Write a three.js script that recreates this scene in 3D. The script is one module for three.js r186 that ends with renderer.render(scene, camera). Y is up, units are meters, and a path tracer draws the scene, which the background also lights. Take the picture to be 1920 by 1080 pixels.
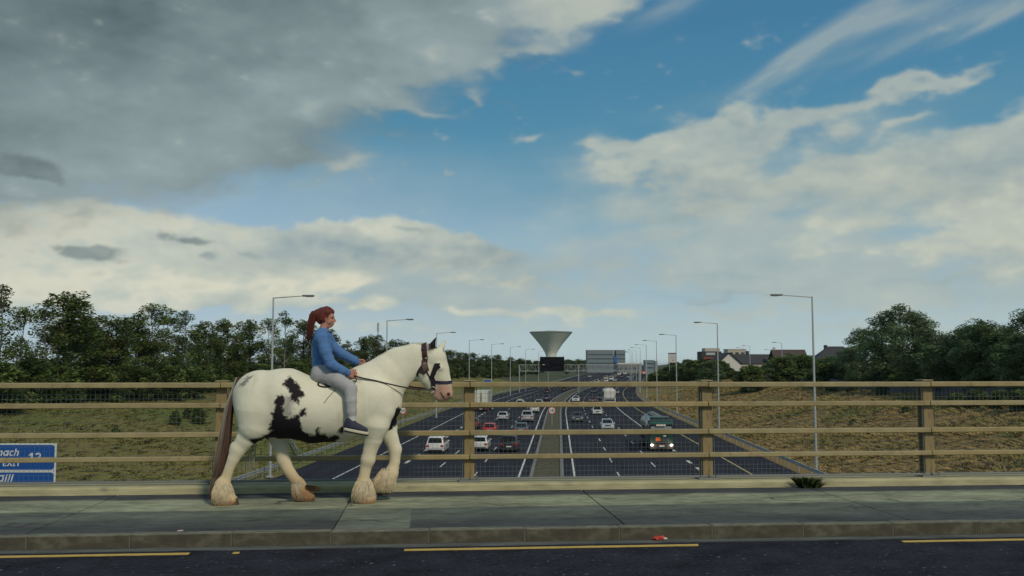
import * as THREE from 'three';
import { mergeGeometries, mergeVertices, toCreasedNormals } from 'three/addons/utils/BufferGeometryUtils.js';
import { ImprovedNoise } from 'three/addons/math/ImprovedNoise.js';
import { RoundedBoxGeometry } from 'three/addons/geometries/RoundedBoxGeometry.js';

// ---------- camera, sky, sun, exposure ----------
const scene = new THREE.Scene();
const camera = new THREE.PerspectiveCamera(33.75, 1024 / 576, 0.1, 20000);
camera.position.set(0, 1.55, 0);                       // eye height above the footway of the bridge
camera.rotation.set(THREE.MathUtils.degToRad(4.657), 0, 0);
scene.add(camera);
const renderer = new THREE.WebGLRenderer({ antialias: true });
renderer.setSize(1024, 576);
renderer.toneMapping = THREE.LinearToneMapping;
renderer.toneMappingExposure = 0.94;
renderer.shadowMap.enabled = true;

const IN = new ImprovedNoise();
const noise = (x, y, z) => IN.noise(x, y, z);
function fbm(x, y, z, n) { let a = 0, w = 0.5, f = 1; for (let i = 0; i < n; i++) { a += w * IN.noise(x * f + i * 17.3, y * f + i * 5.1, z * f - i * 9.7); f *= 2.03; w *= 0.5; } return a; }
function rng(seed) { let a = seed >>> 0; return () => { a = (a + 0x6D2B79F5) | 0; let t = Math.imul(a ^ (a >>> 15), 1 | a); t = (t + Math.imul(t ^ (t >>> 7), 61 | t)) ^ t; return ((t ^ (t >>> 14)) >>> 0) / 4294967296; }; }
const clamp = (x, a = 0, b = 1) => Math.min(b, Math.max(a, x));
const smooth = (a, b, x) => { const t = clamp((x - a) / (b - a)); return t * t * (3 - 2 * t); };
const mix = (a, b, t) => a + (b - a) * t;
const rad = THREE.MathUtils.degToRad;
const lin = (c) => { const k = c / 255; return k <= 0.04045 ? k / 12.92 : Math.pow((k + 0.055) / 1.055, 2.4); };
const RGB = (r, g, b) => [lin(r), lin(g), lin(b)];
const mix3 = (a, b, t) => [mix(a[0], b[0], t), mix(a[1], b[1], t), mix(a[2], b[2], t)];

// A broken sky: clouds given by their bearing and height in degrees, each layer with its own light.
const SUN = new THREE.Vector3(0.55, 0.95, 0.75).normalize();
const sun = new THREE.DirectionalLight(0xfff0d8, 2.0);
sun.position.copy(SUN).multiplyScalar(200);
sun.target.position.set(0, 0, -30);
sun.castShadow = true; sun.shadow.radius = 10;
sun.shadow.mapSize.set(2048, 2048);
Object.assign(sun.shadow.camera, { left: -150, right: 150, top: 150, bottom: -150, near: 1, far: 600 });
scene.add(sun, sun.target);
scene.fog = new THREE.FogExp2(0xc4d2d2, 0.00005);
scene.environmentIntensity = 1; scene.backgroundIntensity = 1;

{
  const W = 4096, H = 2048, data = new Float32Array(W * H * 4);
  // [bearing, height], half-widths in degrees, tilt, strength, tone (0 dark .. 1 lit)
  const D = 0.0322;
  const P = (c, rx, ry, tilt, a, tone) => ({ x: c[0], y: c[1], rx: rx * D, ry: ry * D, c: Math.cos(rad(tilt)), s: Math.sin(rad(tilt)), a, tone });
  const high = [P([16.3416,17.4884], 70, 9, 32, 0.75, 0.75), P([18.7697,18.4283], 70, 12, 33, 0.85, 0.76), P([21.432,19.4674], 80, 16, 30, 0.9, 0.76), P([24.2535,19.456], 90, 18, 8, 0.5, 0.75), P([27.7189,18.7156], 90, 16, 12, 0.6, 0.75), P([21.3682,17.4892], 260, 18, 12, 0.3, 0.7), P([9.8295,20.8072], 60, 14, 20, 0.5, 0.72)];
  const veil = [P([15.5448,9.2876], 300, 60, 2, 0.75, 0.72), P([24.1401,8.3655], 330, 110, 4, 0.85, 0.74), P([16.9729,6.3031], 420, 50, 0, 0.7, 0.68), P([26.6725,5.0276], 300, 50, 0, 0.75, 0.7), P([9.372,11.2375], 170, 70, 0, 0.5, 0.74), P([6.1295,6.5503], 260, 40, 0, 0.5, 0.66), P([10.8488,4.5742], 500, 30, 0, 0.45, 0.66), P([20.6661,13.3423], 130, 40, 14, 0.35, 0.74), P([-17.0689,10.2867], 420, 60, 0, 0.3, 0.72), P([-5.158,5.2795], 300, 50, 0, 0.55, 0.62), P([-1.9352,4.011], 400, 30, 0, 0.5, 0.66), P([1.294,5.9429], 200, 16, 0, 0.5, 0.6), P([12.409,5.1777], 260, 18, 0, 0.5, 0.6), P([1.2869,2.0832], 600, 20, 0, 0.4, 0.64), P([9.2982,5.708], 170, 9, 2, 0.8, 0.66), P([16.3325,4.3154], 220, 9, -2, 0.8, 0.7), P([24.2474,3.5134], 240, 11, 2, 0.8, 0.72), P([12.0665,3.2011], 160, 7, 0, 0.8, 0.74), P([1.2909,4.2697], 190, 9, 0, 0.8, 0.72), P([20.9083,2.1868], 230, 9, 0, 0.8, 0.76), P([13.023,5.1025], 90, 5, 3, 0.9, 0.48), P([10.5276,3.946], 130, 5, 0, 0.8, 0.52), P([22.6507,4.5966], 160, 6, 2, 0.8, 0.55)];
  const cumulus = [
    P([8.9155,12.8159], 100, 46, 8, 1.05, 0.74), P([6.6724,13.1329], 70, 16, 0, 0.7, 0.68), P([13.518,14.8801], 44, 26, 24, 1.0, 0.74), P([11.9279,13.252], 80, 44, 6, 1.0, 0.78), P([13.7821,12.6061], 60, 34, 0, 0.8, 0.74), P([15.9474,13.6974], 80, 28, 6, 0.85, 0.68), P([17.1719,14.4536], 60, 16, 12, 0.75, 0.68),
    P([20.4207,14.7759], 90, 17, 22, 0.95, 0.70), P([23.0007,15.4455], 44, 18, 16, 0.9, 0.72), P([24.3391,15.7217], 32, 14, -12, 0.85, 0.74), P([26.1492,15.6965], 55, 10, 16, 0.85, 0.66), P([22.9433,13.7201], 66, 11, 24, 0.9, 0.68), P([19.5051,13.2299], 42, 11, 18, 0.9, 0.68),
    P([9.3656,10.7669], 110, 24, -6, 0.75, 0.62), P([12.5145,11.1219], 90, 26, 0, 0.7, 0.70), P([20.0265,11.1627], 110, 28, 10, 0.8, 0.68), P([17.385,11.0301], 40, 18, 14, 0.75, 0.66), P([23.4289,11.6385], 120, 36, 8, 0.95, 0.72), P([27.1955,12.0842], 120, 40, 22, 1.05, 0.74), P([28.1459,10.0686], 120, 50, 14, 0.9, 0.68), P([13.7258,9.7674], 160, 26, 4, 0.65, 0.64), P([23.9178,9.8456], 180, 34, 6, 0.8, 0.66),
    P([27.2744,7.3501], 90, 36, 0, 0.95, 0.90), P([26.2423,7.503], 40, 22, 0, 0.6, 0.96), P([21.3662,8.1758], 90, 20, 0, 0.7, 0.84), P([19.0718,8.0528], 60, 16, 0, 0.55, 0.80), P([23.2579,6.4116], 60, 20, 0, 0.85, 0.94), P([18.1596,6.6292], 130, 12, 0, 0.6, 0.82), P([26.962,5.8769], 120, 26, 0, 0.7, 0.76),
    P([1.4723,13.812], 26, 8, 0, 0.75, 0.64), P([0.8101,7.0691], 34, 14, 0, 0.6, 0.76), P([9.6585,9.0266], 120, 18, 0, 0.6, 0.60), P([9.0093,7.7766], 140, 14, 0, 0.5, 0.60)];
  const bank = [
    P([-27.0205,7.4526], 180, 40, 0, 1.25, 0.98), P([-23.2942,7.5335], 130, 40, 0, 1.1, 1.0), P([-26.9567,5.7335], 200, 34, 0, 1.1, 1.0), P([-22.1531,6.4035], 160, 26, 0, 0.9, 0.96), P([-18.462,7.0145], 160, 30, -3, 0.95, 0.86), P([-12.7565,7.3673], 170, 26, 2, 0.95, 0.76), P([-7.1059,8.2904], 60, 18, 0, 0.95, 0.9), P([-4.5326,7.8482], 60, 18, -10, 0.8, 0.8), P([-8.379,8.107], 60, 14, 0, 0.7, 0.88), P([-2.9134,6.9003], 120, 24, -6, 0.75, 0.66), P([-8.991,6.3486], 300, 26, 0, 0.85, 0.58), P([-16.9582,5.6877], 200, 20, 0, 0.7, 0.66),
    P([-26.3928,4.4622], 170, 24, 0, 1.15, 1.04), P([-19.5585,4.693], 150, 16, 0, 1.05, 1.06), P([-12.0992,5.1207], 50, 13, 0, 1.0, 1.04), P([-9.4475,5.1023], 46, 13, 0, 1.0, 1.04), P([-14.5357,4.5086], 110, 14, 0, 0.8, 0.98), P([-23.1742,3.8089], 220, 20, 0, 0.9, 0.94), P([-15.7216,3.6777], 200, 16, 0, 0.7, 0.82), P([-8.6436,3.8088], 60, 16, 0, 0.9, 0.96), P([0,5.0433], 130, 14, 0, 0.65, 0.72), P([-1.9333,3.3035], 60, 9, 0, 0.8, 0.92), P([0.3222,3.1123], 50, 9, 0, 0.7, 0.9), P([6.1001,3.1588], 44, 11, 0, 0.95, 0.98), P([3.2196,3.236], 70, 10, 0, 0.7, 0.84), P([-14.49,2.2664], 700, 16, 0, 0.45, 0.78), P([16.8853,2.6091], 700, 22, 0, 0.3, 0.7), P([-34.3684,5.4453], 320, 80, 0, 1.2, 0.95), P([35.0994,6.9826], 300, 120, 0, 1.0, 0.76)];
  const pall = [
    P([-26.3646,17.8313], 520, 150, 0, 1.5, 0.22), P([-35.8713,13.9274], 420, 220, 0, 1.5, 0.25), P([-18.5153,19.9455], 420, 90, 0, 1.3, 0.2), P([-15.5324,21.9558], 420, 70, 0, 1.1, 0.2), P([-14.8148,17.67], 220, 76, 6, 1.0, 0.52), P([-7.2293,19.9015], 140, 56, 0, 0.95, 0.66), P([-4.6065,18.7881], 90, 44, 8, 0.95, 0.72), P([1.9837,20.7822], 110, 44, 4, 0.95, 0.8), P([-0.9928,21.2352], 120, 24, 0, 0.6, 0.72), P([6.2665,21.4164], 90, 16, 0, 0.7, 0.75), P([-12.9201,16.1569], 60, 40, 0, 0.95, 0.74), P([-11.9586,14.9983], 26, 22, 0, 1.0, 0.8), P([-8.011,17.4667], 60, 26, 0, 0.75, 0.7), P([3.7989,20.9], 60, 34, 10, 0.9, 0.84), P([-3.2915,18.3617], 50, 34, 0, 0.9, 0.74),
    P([-25.9357,13.5519], 300, 76, 0, 1.1, 0.42), P([-19.8225,14.1521], 220, 60, 0, 1.0, 0.44), P([-22.6034,11.8547], 190, 40, 0, 0.95, 0.68), P([-25.5304,9.7213], 200, 26, 0, 0.6, 0.8), P([-18.9188,13.186], 160, 40, 0, 0.7, 0.56), P([-15.3212,12.887], 130, 12, -4, 0.8, 0.34), P([-16.8352,12.9738], 60, 14, 0, 0.7, 0.34), P([-9.1143,15.7449], 60, 16, 0, 0.55, 0.68), P([-7.1778,15.2011], 70, 11, 0, 0.55, 0.66), P([-2.4609,15.9839], 22, 9, 24, 0.8, 0.66), P([-1.1521,17.7775], 20, 13, 0, 0.9, 0.7), P([1.6478,18.6558], 60, 12, 0, 0.85, 0.72), P([3.6801,17.4108], 24, 10, 0, 0.85, 0.72), P([-9.5428,12.108], 40, 12, 0, 0.75, 0.76), P([-7.8298,15.7949], 70, 14, 0, 0.75, 0.68), P([-5.2326,15.1928], 50, 8, 0, 0.6, 0.68)];
  const dark = [P([-27.9159,10.7115], 70, 17, -4, 0.85, 0.2), P([-27.1308,10.3882], 50, 14, -14, 0.7, 0.2), P([-26.0711,10.0231], 30, 9, -30, 0.6, 0.26), P([-24.2023,6.1894], 64, 13, 0, 1.15, 0.26), P([-19.34,7.2514], 58, 8, -5, 1.15, 0.24), P([-17.7415,6.3382], 18, 8, 10, 0.85, 0.4), P([-15.5404,6.3488], 30, 11, 0, 0.8, 0.48), P([-5.8219,8.0878], 30, 6, -4, 0.8, 0.5), P([-2.5929,7.6402], 40, 6, 0, 0.5, 0.55)];
  const sum = (list, x, y) => { let a = 0, w = 0, t = 0; for (const b of list) { const dx = x - b.x, dy = y - b.y, u = (dx * b.c + dy * b.s) / b.rx, v = (-dx * b.s + dy * b.c) / b.ry, q = u * u + v * v; if (q < 5) { const e = b.a * Math.exp(-q * 0.9); a = a + e - a * e * 0.35; w += e; t += e * b.tone; } } return [a, w > 0 ? t / w : 0.7]; };
  const DARK = RGB(78, 95, 97), MID = RGB(150, 166, 168), LIT = RGB(200, 205, 190), BRIGHT = RGB(225, 222, 200);
  const tone = (t) => t < 0.5 ? mix3(DARK, MID, clamp(t * 2)) : t < 0.9 ? mix3(MID, LIT, (t - 0.5) / 0.4) : mix3(LIT, BRIGHT, clamp((t - 0.9) / 0.15));
  const Z = [[0, RGB(184, 203, 206)], [3.5, RGB(166, 195, 207)], [7, RGB(146, 184, 204)], [10, RGB(108, 158, 182)], [14, RGB(84, 142, 172)], [20, RGB(72, 127, 163)], [40, RGB(66, 118, 160)], [90, RGB(58, 104, 148)]];
  const clear = (el) => { let i = 0; while (i < Z.length - 2 && el > Z[i + 1][0]) i++; return mix3(Z[i][1], Z[i + 1][1], clamp((el - Z[i][0]) / (Z[i + 1][0] - Z[i][0]))); };
  // the rest of the same broken sky, outside the bearings of the clouds listed above, on a coarser grid
  const CW = 1024, CH = 512, coarse = new Float32Array((CW + 1) * (CH + 1) * 3);
  for (let j = CH / 2 - 8; j <= CH; j++) for (let i = 0; i <= CW; i++) {
    const el = (j / CH - 0.5) * 180, ph = (i % CW / CW - 0.5) * 2 * Math.PI, ce = Math.cos(rad(el)), se = Math.max(0, Math.sin(rad(el))), dx = Math.cos(ph) * ce, dz = Math.sin(ph) * ce, s = 2.6 / (0.35 + se);
    const a = smooth(-0.16, 0.2, fbm(dx * s + 11, se * 3 + 4, dz * s + 2, 5) + 0.03), t = 0.62 + fbm(dx * s * 2, se * 6, dz * s * 2 + 30, 3) * 0.8;
    let c = mix3(clear(Math.max(0, el)), tone(clamp(t, 0, 1.1)), a * 0.9); c = mix3(c, RGB(190, 207, 208), smooth(4.5, 0, el) * 0.5);
    coarse.set(c, (j * (CW + 1) + i) * 3);
  }
  for (let j = 0; j < H; j++) {
    const el = ((j + 0.5) / H - 0.5) * 180, ce = Math.cos(rad(el)), gy = (j + 0.5) / H * CH, y0 = Math.min(CH - 1, Math.floor(gy)), fy = gy - y0;
    for (let i = 0; i < W; i++) {
      const k = (j * W + i) * 4, ph = ((i + 0.5) / W - 0.5) * 2 * Math.PI;
      data[k + 3] = 1;
      if (el < -1.2) { data[k] = 0.13; data[k + 1] = 0.14; data[k + 2] = 0.12; continue; }
      const az = THREE.MathUtils.radToDeg(Math.atan2(Math.cos(ph), -Math.sin(ph))), near = smooth(46, 34, Math.abs(az)) * smooth(36, 25, el);
      let c = [0, 0, 0], o = [0, 0, 0];
      if (near < 1) {
        const gx = (i + 0.5) / W * CW, x0 = Math.min(CW - 1, Math.floor(gx)), fx = gx - x0, q = (y0 * (CW + 1) + x0) * 3, r = q + (CW + 1) * 3;
        for (let m = 0; m < 3; m++) o[m] = mix(mix(coarse[q + m], coarse[q + 3 + m], fx), mix(coarse[r + m], coarse[r + 3 + m], fx), fy);
      }
      if (near > 0) {
        c = mix3(clear(Math.max(0, el)), RGB(170, 192, 212), smooth(12, -26, az) * smooth(60, 30, Math.abs(az)) * smooth(15, 9, el) * 0.55);
        const e2 = el + 2, n1 = fbm(az * 0.11, e2 * 0.22, 3.1, 6), n2 = fbm(az * 0.3 + 9, e2 * 0.6, 8.2, 6), n3 = fbm(az * 0.8 + 3, e2 * 1.5, 4.4, 5), streak = fbm(az * 0.12 + e2 * 0.1, e2 * 0.9 - az * 0.35, 5.5, 5);
        const wx = az + n2 * 2.0 + n3 * 0.5, wy = el + fbm(az * 0.26 + 40, e2 * 0.6, 1.7, 5) * 1.5 + n3 * 0.25, wx2 = az + n3 * 0.9, wy2 = el + fbm(az * 0.5 + 20, e2 * 1.1, 2.7, 5) * 0.6;
        const put = (a, t, most) => { c = mix3(c, tone(clamp(t, 0, 1.1)), clamp(a, 0, most)); };
        let q = sum(high, az + streak * 1.2, el + streak * 0.7); put(q[0] * (0.6 + streak * 1.4), q[1], 0.5);
        q = sum(veil, wx, wy); put(q[0] * (0.75 + n1 * 0.9 + n2 * 0.7), q[1] + n2 * 0.2, 0.75);
        q = sum(cumulus, wx, wy); put(smooth(0.24, 1.15, q[0] + n2 * 0.75 + n1 * 0.2 + n3 * 0.35), q[1] + n2 * 0.26 + n3 * 0.17, 0.82);
        q = sum(bank, wx, wy2); put(smooth(0.3, 0.85, q[0] + n2 * 0.5 + n3 * 0.4), q[1] + n2 * 0.38 + n3 * 0.22, 0.9);
        q = sum(pall, wx, wy); put(smooth(0.16, 1.25, q[0] + n2 * 0.75 + n1 * 0.3 + n3 * 0.3), q[1] * 0.94 + n1 * 0.26 + n2 * 0.13 + n3 * 0.06, 0.94);
        q = sum(dark, wx2, wy2); put(smooth(0.25, 1.05, q[0] + n2 * 0.6 + n3 * 0.9), q[1] + n3 * 0.2, 0.8);
        c = mix3(c, RGB(190, 207, 208), smooth(4.5, 0, el) * 0.5);
      }
      c = mix3(o, c, near);
      data[k] = c[0]; data[k + 1] = c[1]; data[k + 2] = c[2];
    }
  }
  const sky = new THREE.DataTexture(data, W, H, THREE.RGBAFormat, THREE.FloatType);
  sky.mapping = THREE.EquirectangularReflectionMapping; sky.magFilter = sky.minFilter = THREE.LinearFilter; sky.colorSpace = THREE.LinearSRGBColorSpace; sky.wrapS = THREE.RepeatWrapping; sky.needsUpdate = true;
  scene.background = sky; scene.environment = sky;
}

// ---------- helpers ----------
const used = new Map();
function numbered(name) { const n = used.get(name) || 0; used.set(name, n + 1); return n ? name + '_' + String(n).padStart(3, '0') : name; }
function tag(o, label, category, group, kind) { if (label) o.userData.label = label; if (category) o.userData.category = category; if (group) o.userData.group = group; if (kind) o.userData.kind = kind; return o; }
function obj(name, geo, mat, parent = scene) {
  const m = new THREE.Mesh(geo, mat); m.name = parent === scene ? numbered(name) : name; m.castShadow = m.receiveShadow = true; parent.add(m); return m;
}
function thing(name, label, category, pos = [0, 0, 0], turn = 0, group) { const g = new THREE.Group(); g.name = numbered(name); g.position.set(...pos); g.rotation.y = turn; scene.add(g); return tag(g, label, category, group); }
const struct = (name, geo, mat) => tag(obj(name, geo, mat), null, null, null, 'structure');
const fixUV = (g) => { if (!g.attributes.uv) g.setAttribute('uv', new THREE.BufferAttribute(new Float32Array(g.attributes.position.count * 2), 2)); return g; };
function merge(list) {
  list = list.map((g) => { g = g.index ? g.toNonIndexed() : g; fixUV(g); if (!g.attributes.normal) g.computeVertexNormals(); return g; });
  const col = list.some((g) => g.attributes.color);
  for (const g of list) for (const k of Object.keys(g.attributes)) if (!['position', 'normal', 'uv', ...(col ? ['color'] : [])].includes(k)) g.deleteAttribute(k);
  return mergeGeometries(list, false);
}
function bx(w, h, d, x = 0, y = 0, z = 0, ry = 0) { const g = new THREE.BoxGeometry(w, h, d); if (ry) g.rotateY(ry); g.translate(x, y, z); return g; }
function rbx(w, h, d, r, x = 0, y = 0, z = 0) { const g = new RoundedBoxGeometry(w, h, d, 2, Math.min(r, w * 0.49, h * 0.49, d * 0.49)); g.translate(x, y, z); return g; }
function bar(a, b, r, seg = 6, r2 = r) {                // a round bar from a to b
  const A = new THREE.Vector3(...a), B = new THREE.Vector3(...b), d = B.clone().sub(A), g = new THREE.CylinderGeometry(r2, r, d.length(), seg, 1);
  g.applyQuaternion(new THREE.Quaternion().setFromUnitVectors(new THREE.Vector3(0, 1, 0), d.clone().normalize())); const c = A.add(B).multiplyScalar(0.5); g.translate(c.x, c.y, c.z); return g;
}
function tube(pts, r, seg = 12, rs = 5, closed = false) { return new THREE.TubeGeometry(new THREE.CatmullRomCurve3(pts.map((p) => new THREE.Vector3(...p)), closed), seg, r, rs, closed); }
function tri(positions, index, uvs) { const g = new THREE.BufferGeometry(); g.setAttribute('position', new THREE.Float32BufferAttribute(positions, 3)); if (uvs) g.setAttribute('uv', new THREE.Float32BufferAttribute(uvs, 2)); if (index) g.setIndex(index); g.computeVertexNormals(); return g; }
function slab(c, thick) {                               // four corners, counter-clockwise from outside, given a thickness outwards
  const v = c.map((p) => new THREE.Vector3(...p)), n = v[1].clone().sub(v[0]).cross(v[3].clone().sub(v[0])).normalize().multiplyScalar(thick);
  const p = []; for (const q of v) p.push(q.x, q.y, q.z); for (const q of v) p.push(q.x + n.x, q.y + n.y, q.z + n.z);
  return tri(p, [4, 5, 6, 4, 6, 7, 0, 1, 5, 0, 5, 4, 1, 2, 6, 1, 6, 5, 2, 3, 7, 2, 7, 6, 3, 0, 4, 3, 4, 7, 0, 2, 1, 0, 3, 2]).toNonIndexed();
}
function std(color, rough = 0.8, o = {}) { const m = new THREE.MeshStandardMaterial({ roughness: rough, metalness: 0, ...o }); if (Array.isArray(color)) m.color.setRGB(...color); else m.color.set(color); return m; }
const matte = (o) => { const m = new THREE.MeshPhysicalMaterial({ color: 0xffffff, roughness: 0.95, ...o }); m.specularIntensity = 0.22; return m; };
function tex(w, h, fn, color = true) {                  // fn(u, v) gives linear rgb, or one grey value
  const d = new Uint8Array(w * h * 4), s = (x) => { x = clamp(x); return Math.round(255 * (color ? (x <= 0.0031308 ? x * 12.92 : 1.055 * Math.pow(x, 1 / 2.4) - 0.055) : x)); };
  for (let j = 0; j < h; j++) for (let i = 0; i < w; i++) { const c = fn((i + 0.5) / w, (j + 0.5) / h), k = (j * w + i) * 4; if (typeof c === 'number') d[k] = d[k + 1] = d[k + 2] = s(c); else { d[k] = s(c[0]); d[k + 1] = s(c[1]); d[k + 2] = s(c[2]); } d[k + 3] = 255; }
  const t = new THREE.DataTexture(d, w, h, THREE.RGBAFormat); t.colorSpace = color ? THREE.SRGBColorSpace : THREE.NoColorSpace; t.wrapS = t.wrapT = THREE.RepeatWrapping; t.magFilter = t.minFilter = THREE.LinearFilter; t.needsUpdate = true; return t;
}
// ---------- where things are: the bridge runs u metres to the right and v metres away; the motorway runs d metres ahead and t metres right of its median ----------
const TH = rad(5.076), CT = Math.cos(TH), ST = Math.sin(TH);
const B = (u, h, v) => [u * CT - v * ST, h, -u * ST - v * CT];
const ROAD = -7.2;
const mX = (d) => -1.01 + 0.0494 * d + (d < 165 ? 0 : d < 380 ? (d - 165) ** 2 / 4000 : 215 ** 2 / 4000 + 0.1075 * (d - 380));
const mS = (d) => 0.0494 + (d < 165 ? 0 : d < 380 ? (d - 165) / 2000 : 0.1075);
const rise = (d) => d < 350 ? 0 : d < 494 ? (d - 350) ** 2 / 24000 : d < 900 ? 0.86 + 0.012 * (d - 494) : 5.73 + 3 * (1 - Math.exp(-(d - 900) * 0.004));
const M = (d, t, h = 0) => [mX(d) + t, ROAD + rise(d) + h, -d];
const heading = (d) => Math.atan(mS(d));

// ---------- the setting: ground, motorway, bridge ----------
function groundHeight(d, t) {
  const a = Math.abs(t), side = t < 0 ? -1 : 1;
  const cut = 4.75 * smooth(21.5, 49, a) * (1 - 0.55 * smooth(420, 900, d)) + (a > 60 ? smooth(60, 200, a) * 1.6 : 0);
  const lump = a > 24 ? (fbm(t * 0.07 + side * 40, d * 0.05, 2.2, 3) * 1.3 + fbm(t * 0.3, d * 0.25, 7.7, 3) * 0.45) * smooth(24, 32, a) : 0;
  return ROAD + rise(d) - 0.06 + cut + lump;
}
const G = (d, t, h = 0) => [mX(d) + t, groundHeight(d, t) + h, -d];
{
  const ds = [], ts = [];
  for (let d = -120; d < 40; d += 20) ds.push(d); for (let d = 40; d < 240; d += 2.5) ds.push(d); for (let d = 240; d < 600; d += 12) ds.push(d); for (let d = 600; d <= 3200; d += 130) ds.push(d);
  for (const a of [-1500, -800, -400, -200, -120, -90]) ts.push(a); for (let t = -75; t < -20; t += 1.1) ts.push(t); for (let t = -20; t <= 20; t += 5) ts.push(t); for (let t = 21.1; t < 76; t += 1.1) ts.push(t); for (const a of [90, 120, 200, 400, 800, 1500]) ts.push(a);
  const p = [], c = [], uv = [], idx = [];
  const GREEN = [0.115, 0.14, 0.022], TAN = [0.215, 0.14, 0.042], STRAW = [0.265, 0.185, 0.065], EARTH = [0.06, 0.045, 0.026], OLIVE = [0.16, 0.138, 0.032];
  for (const d of ds) for (const t of ts) {
    p.push(...G(d, t)); uv.push(t / 4, d / 4);
    const n = fbm(t * 0.07, d * 0.045, 1.3, 4), m = fbm(t * 0.3, d * 0.12, 6.1, 4);
    let k = t > 0 ? mix3(TAN, OLIVE, smooth(-0.05, 0.35, n + m * 0.6)) : mix3(OLIVE, GREEN, smooth(-0.25, 0.3, n + m * 0.5));
    k = mix3(k, t > 0 ? STRAW : TAN, smooth(0.05, 0.5, m - n * 0.4) * 0.75);
    if (Math.abs(t) > 49) k = mix3(k, EARTH, 0.8);
    if (d > 400 || Math.abs(t) > 90) k = [0.05, 0.06, 0.024];
    c.push(...k);
  }
  const nt = ts.length;
  for (let i = 0; i < ds.length - 1; i++) for (let j = 0; j < nt - 1; j++) { const a = i * nt + j, b = a + 1, e = a + nt, f = e + 1; idx.push(a, b, f, a, f, e); }
  const g = tri(p, idx, uv); g.setAttribute('color', new THREE.Float32BufferAttribute(c, 3));
  const bump = tex(512, 512, (u, v) => 0.5 + fbm(u * 24, v * 24, 0.5, 4) * 0.6, false);
  const mat = std(0xffffff, 1, { vertexColors: true, bumpMap: bump, bumpScale: 0.05, side: THREE.DoubleSide });
  struct('ground', g, mat);
  struct('far_terrain', new THREE.PlaneGeometry(30000, 30000).rotateX(-Math.PI / 2).translate(0, -9.4, 0), std([0.045, 0.055, 0.025], 1));
}
// ribbons of the motorway
function ribbon(t0, t1, d0, d1, h, step = 8, uvs = 1) {
  const p = [], idx = [], uv = []; const n = Math.max(1, Math.ceil((d1 - d0) / step));
  for (let i = 0; i <= n; i++) { const d = d0 + (d1 - d0) * i / n; p.push(...M(d, t0, h), ...M(d, t1, h)); uv.push(t0 * uvs, d * uvs, t1 * uvs, d * uvs); if (i) { const a = i * 2; idx.push(a - 2, a - 1, a + 1, a - 2, a + 1, a); } }
  return tri(p, idx, uv);
}
const asphaltMap = tex(1024, 1024, (u, v) => {
  const x = u * 24, y = v * 48; const lane = ((x - 2.2 + 48) % 3.55) / 3.55, track = Math.exp(-(((lane - 0.27) / 0.1) ** 2)) + Math.exp(-(((lane - 0.73) / 0.1) ** 2));
  const n = fbm(x * 0.6, y * 0.12, 3.3, 4), f = noise(u * 300, v * 500, 1.1);
  const k = 0.030 + n * 0.016 - track * 0.004 + f * 0.004; return [k * 0.94, k * 0.96, k * 1.3];
});
asphaltMap.repeat.set(1 / 24, 1 / 48);
const asphaltFar = matte({ map: asphaltMap });
const leftRoad = struct('carriageway', ribbon(-21.2, -1.3, -120, 1600, 0, 8), asphaltFar);
const rightRoad = struct('carriageway', ribbon(1.3, 20.4, -120, 1600, 0, 8), asphaltFar);
leftRoad.userData.label = 'dark asphalt carriageway with traffic driving away'; rightRoad.userData.label = 'dark asphalt carriageway with traffic driving towards the bridge';
const paintWhite = std([0.62, 0.62, 0.56], 0.7), paintYellow = std([0.58, 0.47, 0.2], 0.7);
for (const [side, road] of [[-1, leftRoad], [1, rightRoad]]) {
  obj('edge_line', ribbon(side * 2.2 - 0.08, side * 2.2 + 0.08, -60, 1200, 0.008), paintWhite, road);
  obj('edge_line', ribbon(side * 16.5 - 0.07, side * 16.5 + 0.07, -60, 1200, 0.008), side < 0 ? paintWhite : paintYellow, road);
  for (const t of [5.75, 9.3]) { const l = []; for (let d = -40 + (t > 6 ? 3 : 7); d < 800; d += 12) l.push(ribbon(side * t - 0.06, side * t + 0.06, d, d + 4, 0.008, 4)); obj('lane_line', merge(l), paintWhite, road); }
  const l = []; for (let d = -40; d < 330; d += 6) if (side < 0 || d < 108) l.push(ribbon(side * 12.8 - 0.15, side * 12.8 + 0.15, d, d + 2.6, 0.008, 4));
  if (side > 0) l.push(ribbon(12.72, 12.88, 112, 700, 0.008));
  else for (let d = 330; d < 800; d += 12) l.push(ribbon(-12.88, -12.72, d, d + 4, 0.008, 4));
  obj('exit_lane_line', merge(l), paintWhite, road);
  const rs = []; for (let k = 0; k < 4; k++) rs.push(ribbon(side * (17.4 + k * 0.9) - 0.03, side * (17.4 + k * 0.9) + 0.03, -40, 500, 0.006)); 
}
{ // earth strip between the carriageways
  const mat = std(0xffffff, 1, { map: tex(256, 1024, (u, v) => { const n = fbm(u * 6, v * 60, 2, 4), k = 0.5 + n; return mix3([0.045, 0.04, 0.018], [0.12, 0.10, 0.045], clamp(k)); }) });
  mat.map.repeat.set(1 / 3, 1 / 60);
  struct('median_strip', ribbon(-1.3, 1.3, -120, 1600, 0.02, 8), mat);
  const kerb = std([0.2, 0.2, 0.185], 0.9);
  for (const s of [-1, 1]) { const l = [ribbon(s * 1.22 - 0.14, s * 1.22 + 0.14, -60, 1200, 0.13)]; l.push((() => { const p = [], ix = []; let n = 0; for (let d = -60; d <= 1200; d += 8) { p.push(...M(d, s * 1.36, 0.0), ...M(d, s * 1.36, 0.13)); if (n) ix.push(n * 2 - 2, n * 2 - 1, n * 2 + 1, n * 2 - 2, n * 2 + 1, n * 2); n++; } return tri(p, ix); })()); kerb.side = THREE.DoubleSide; struct('median_kerb', merge(l), kerb); }
}
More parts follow.
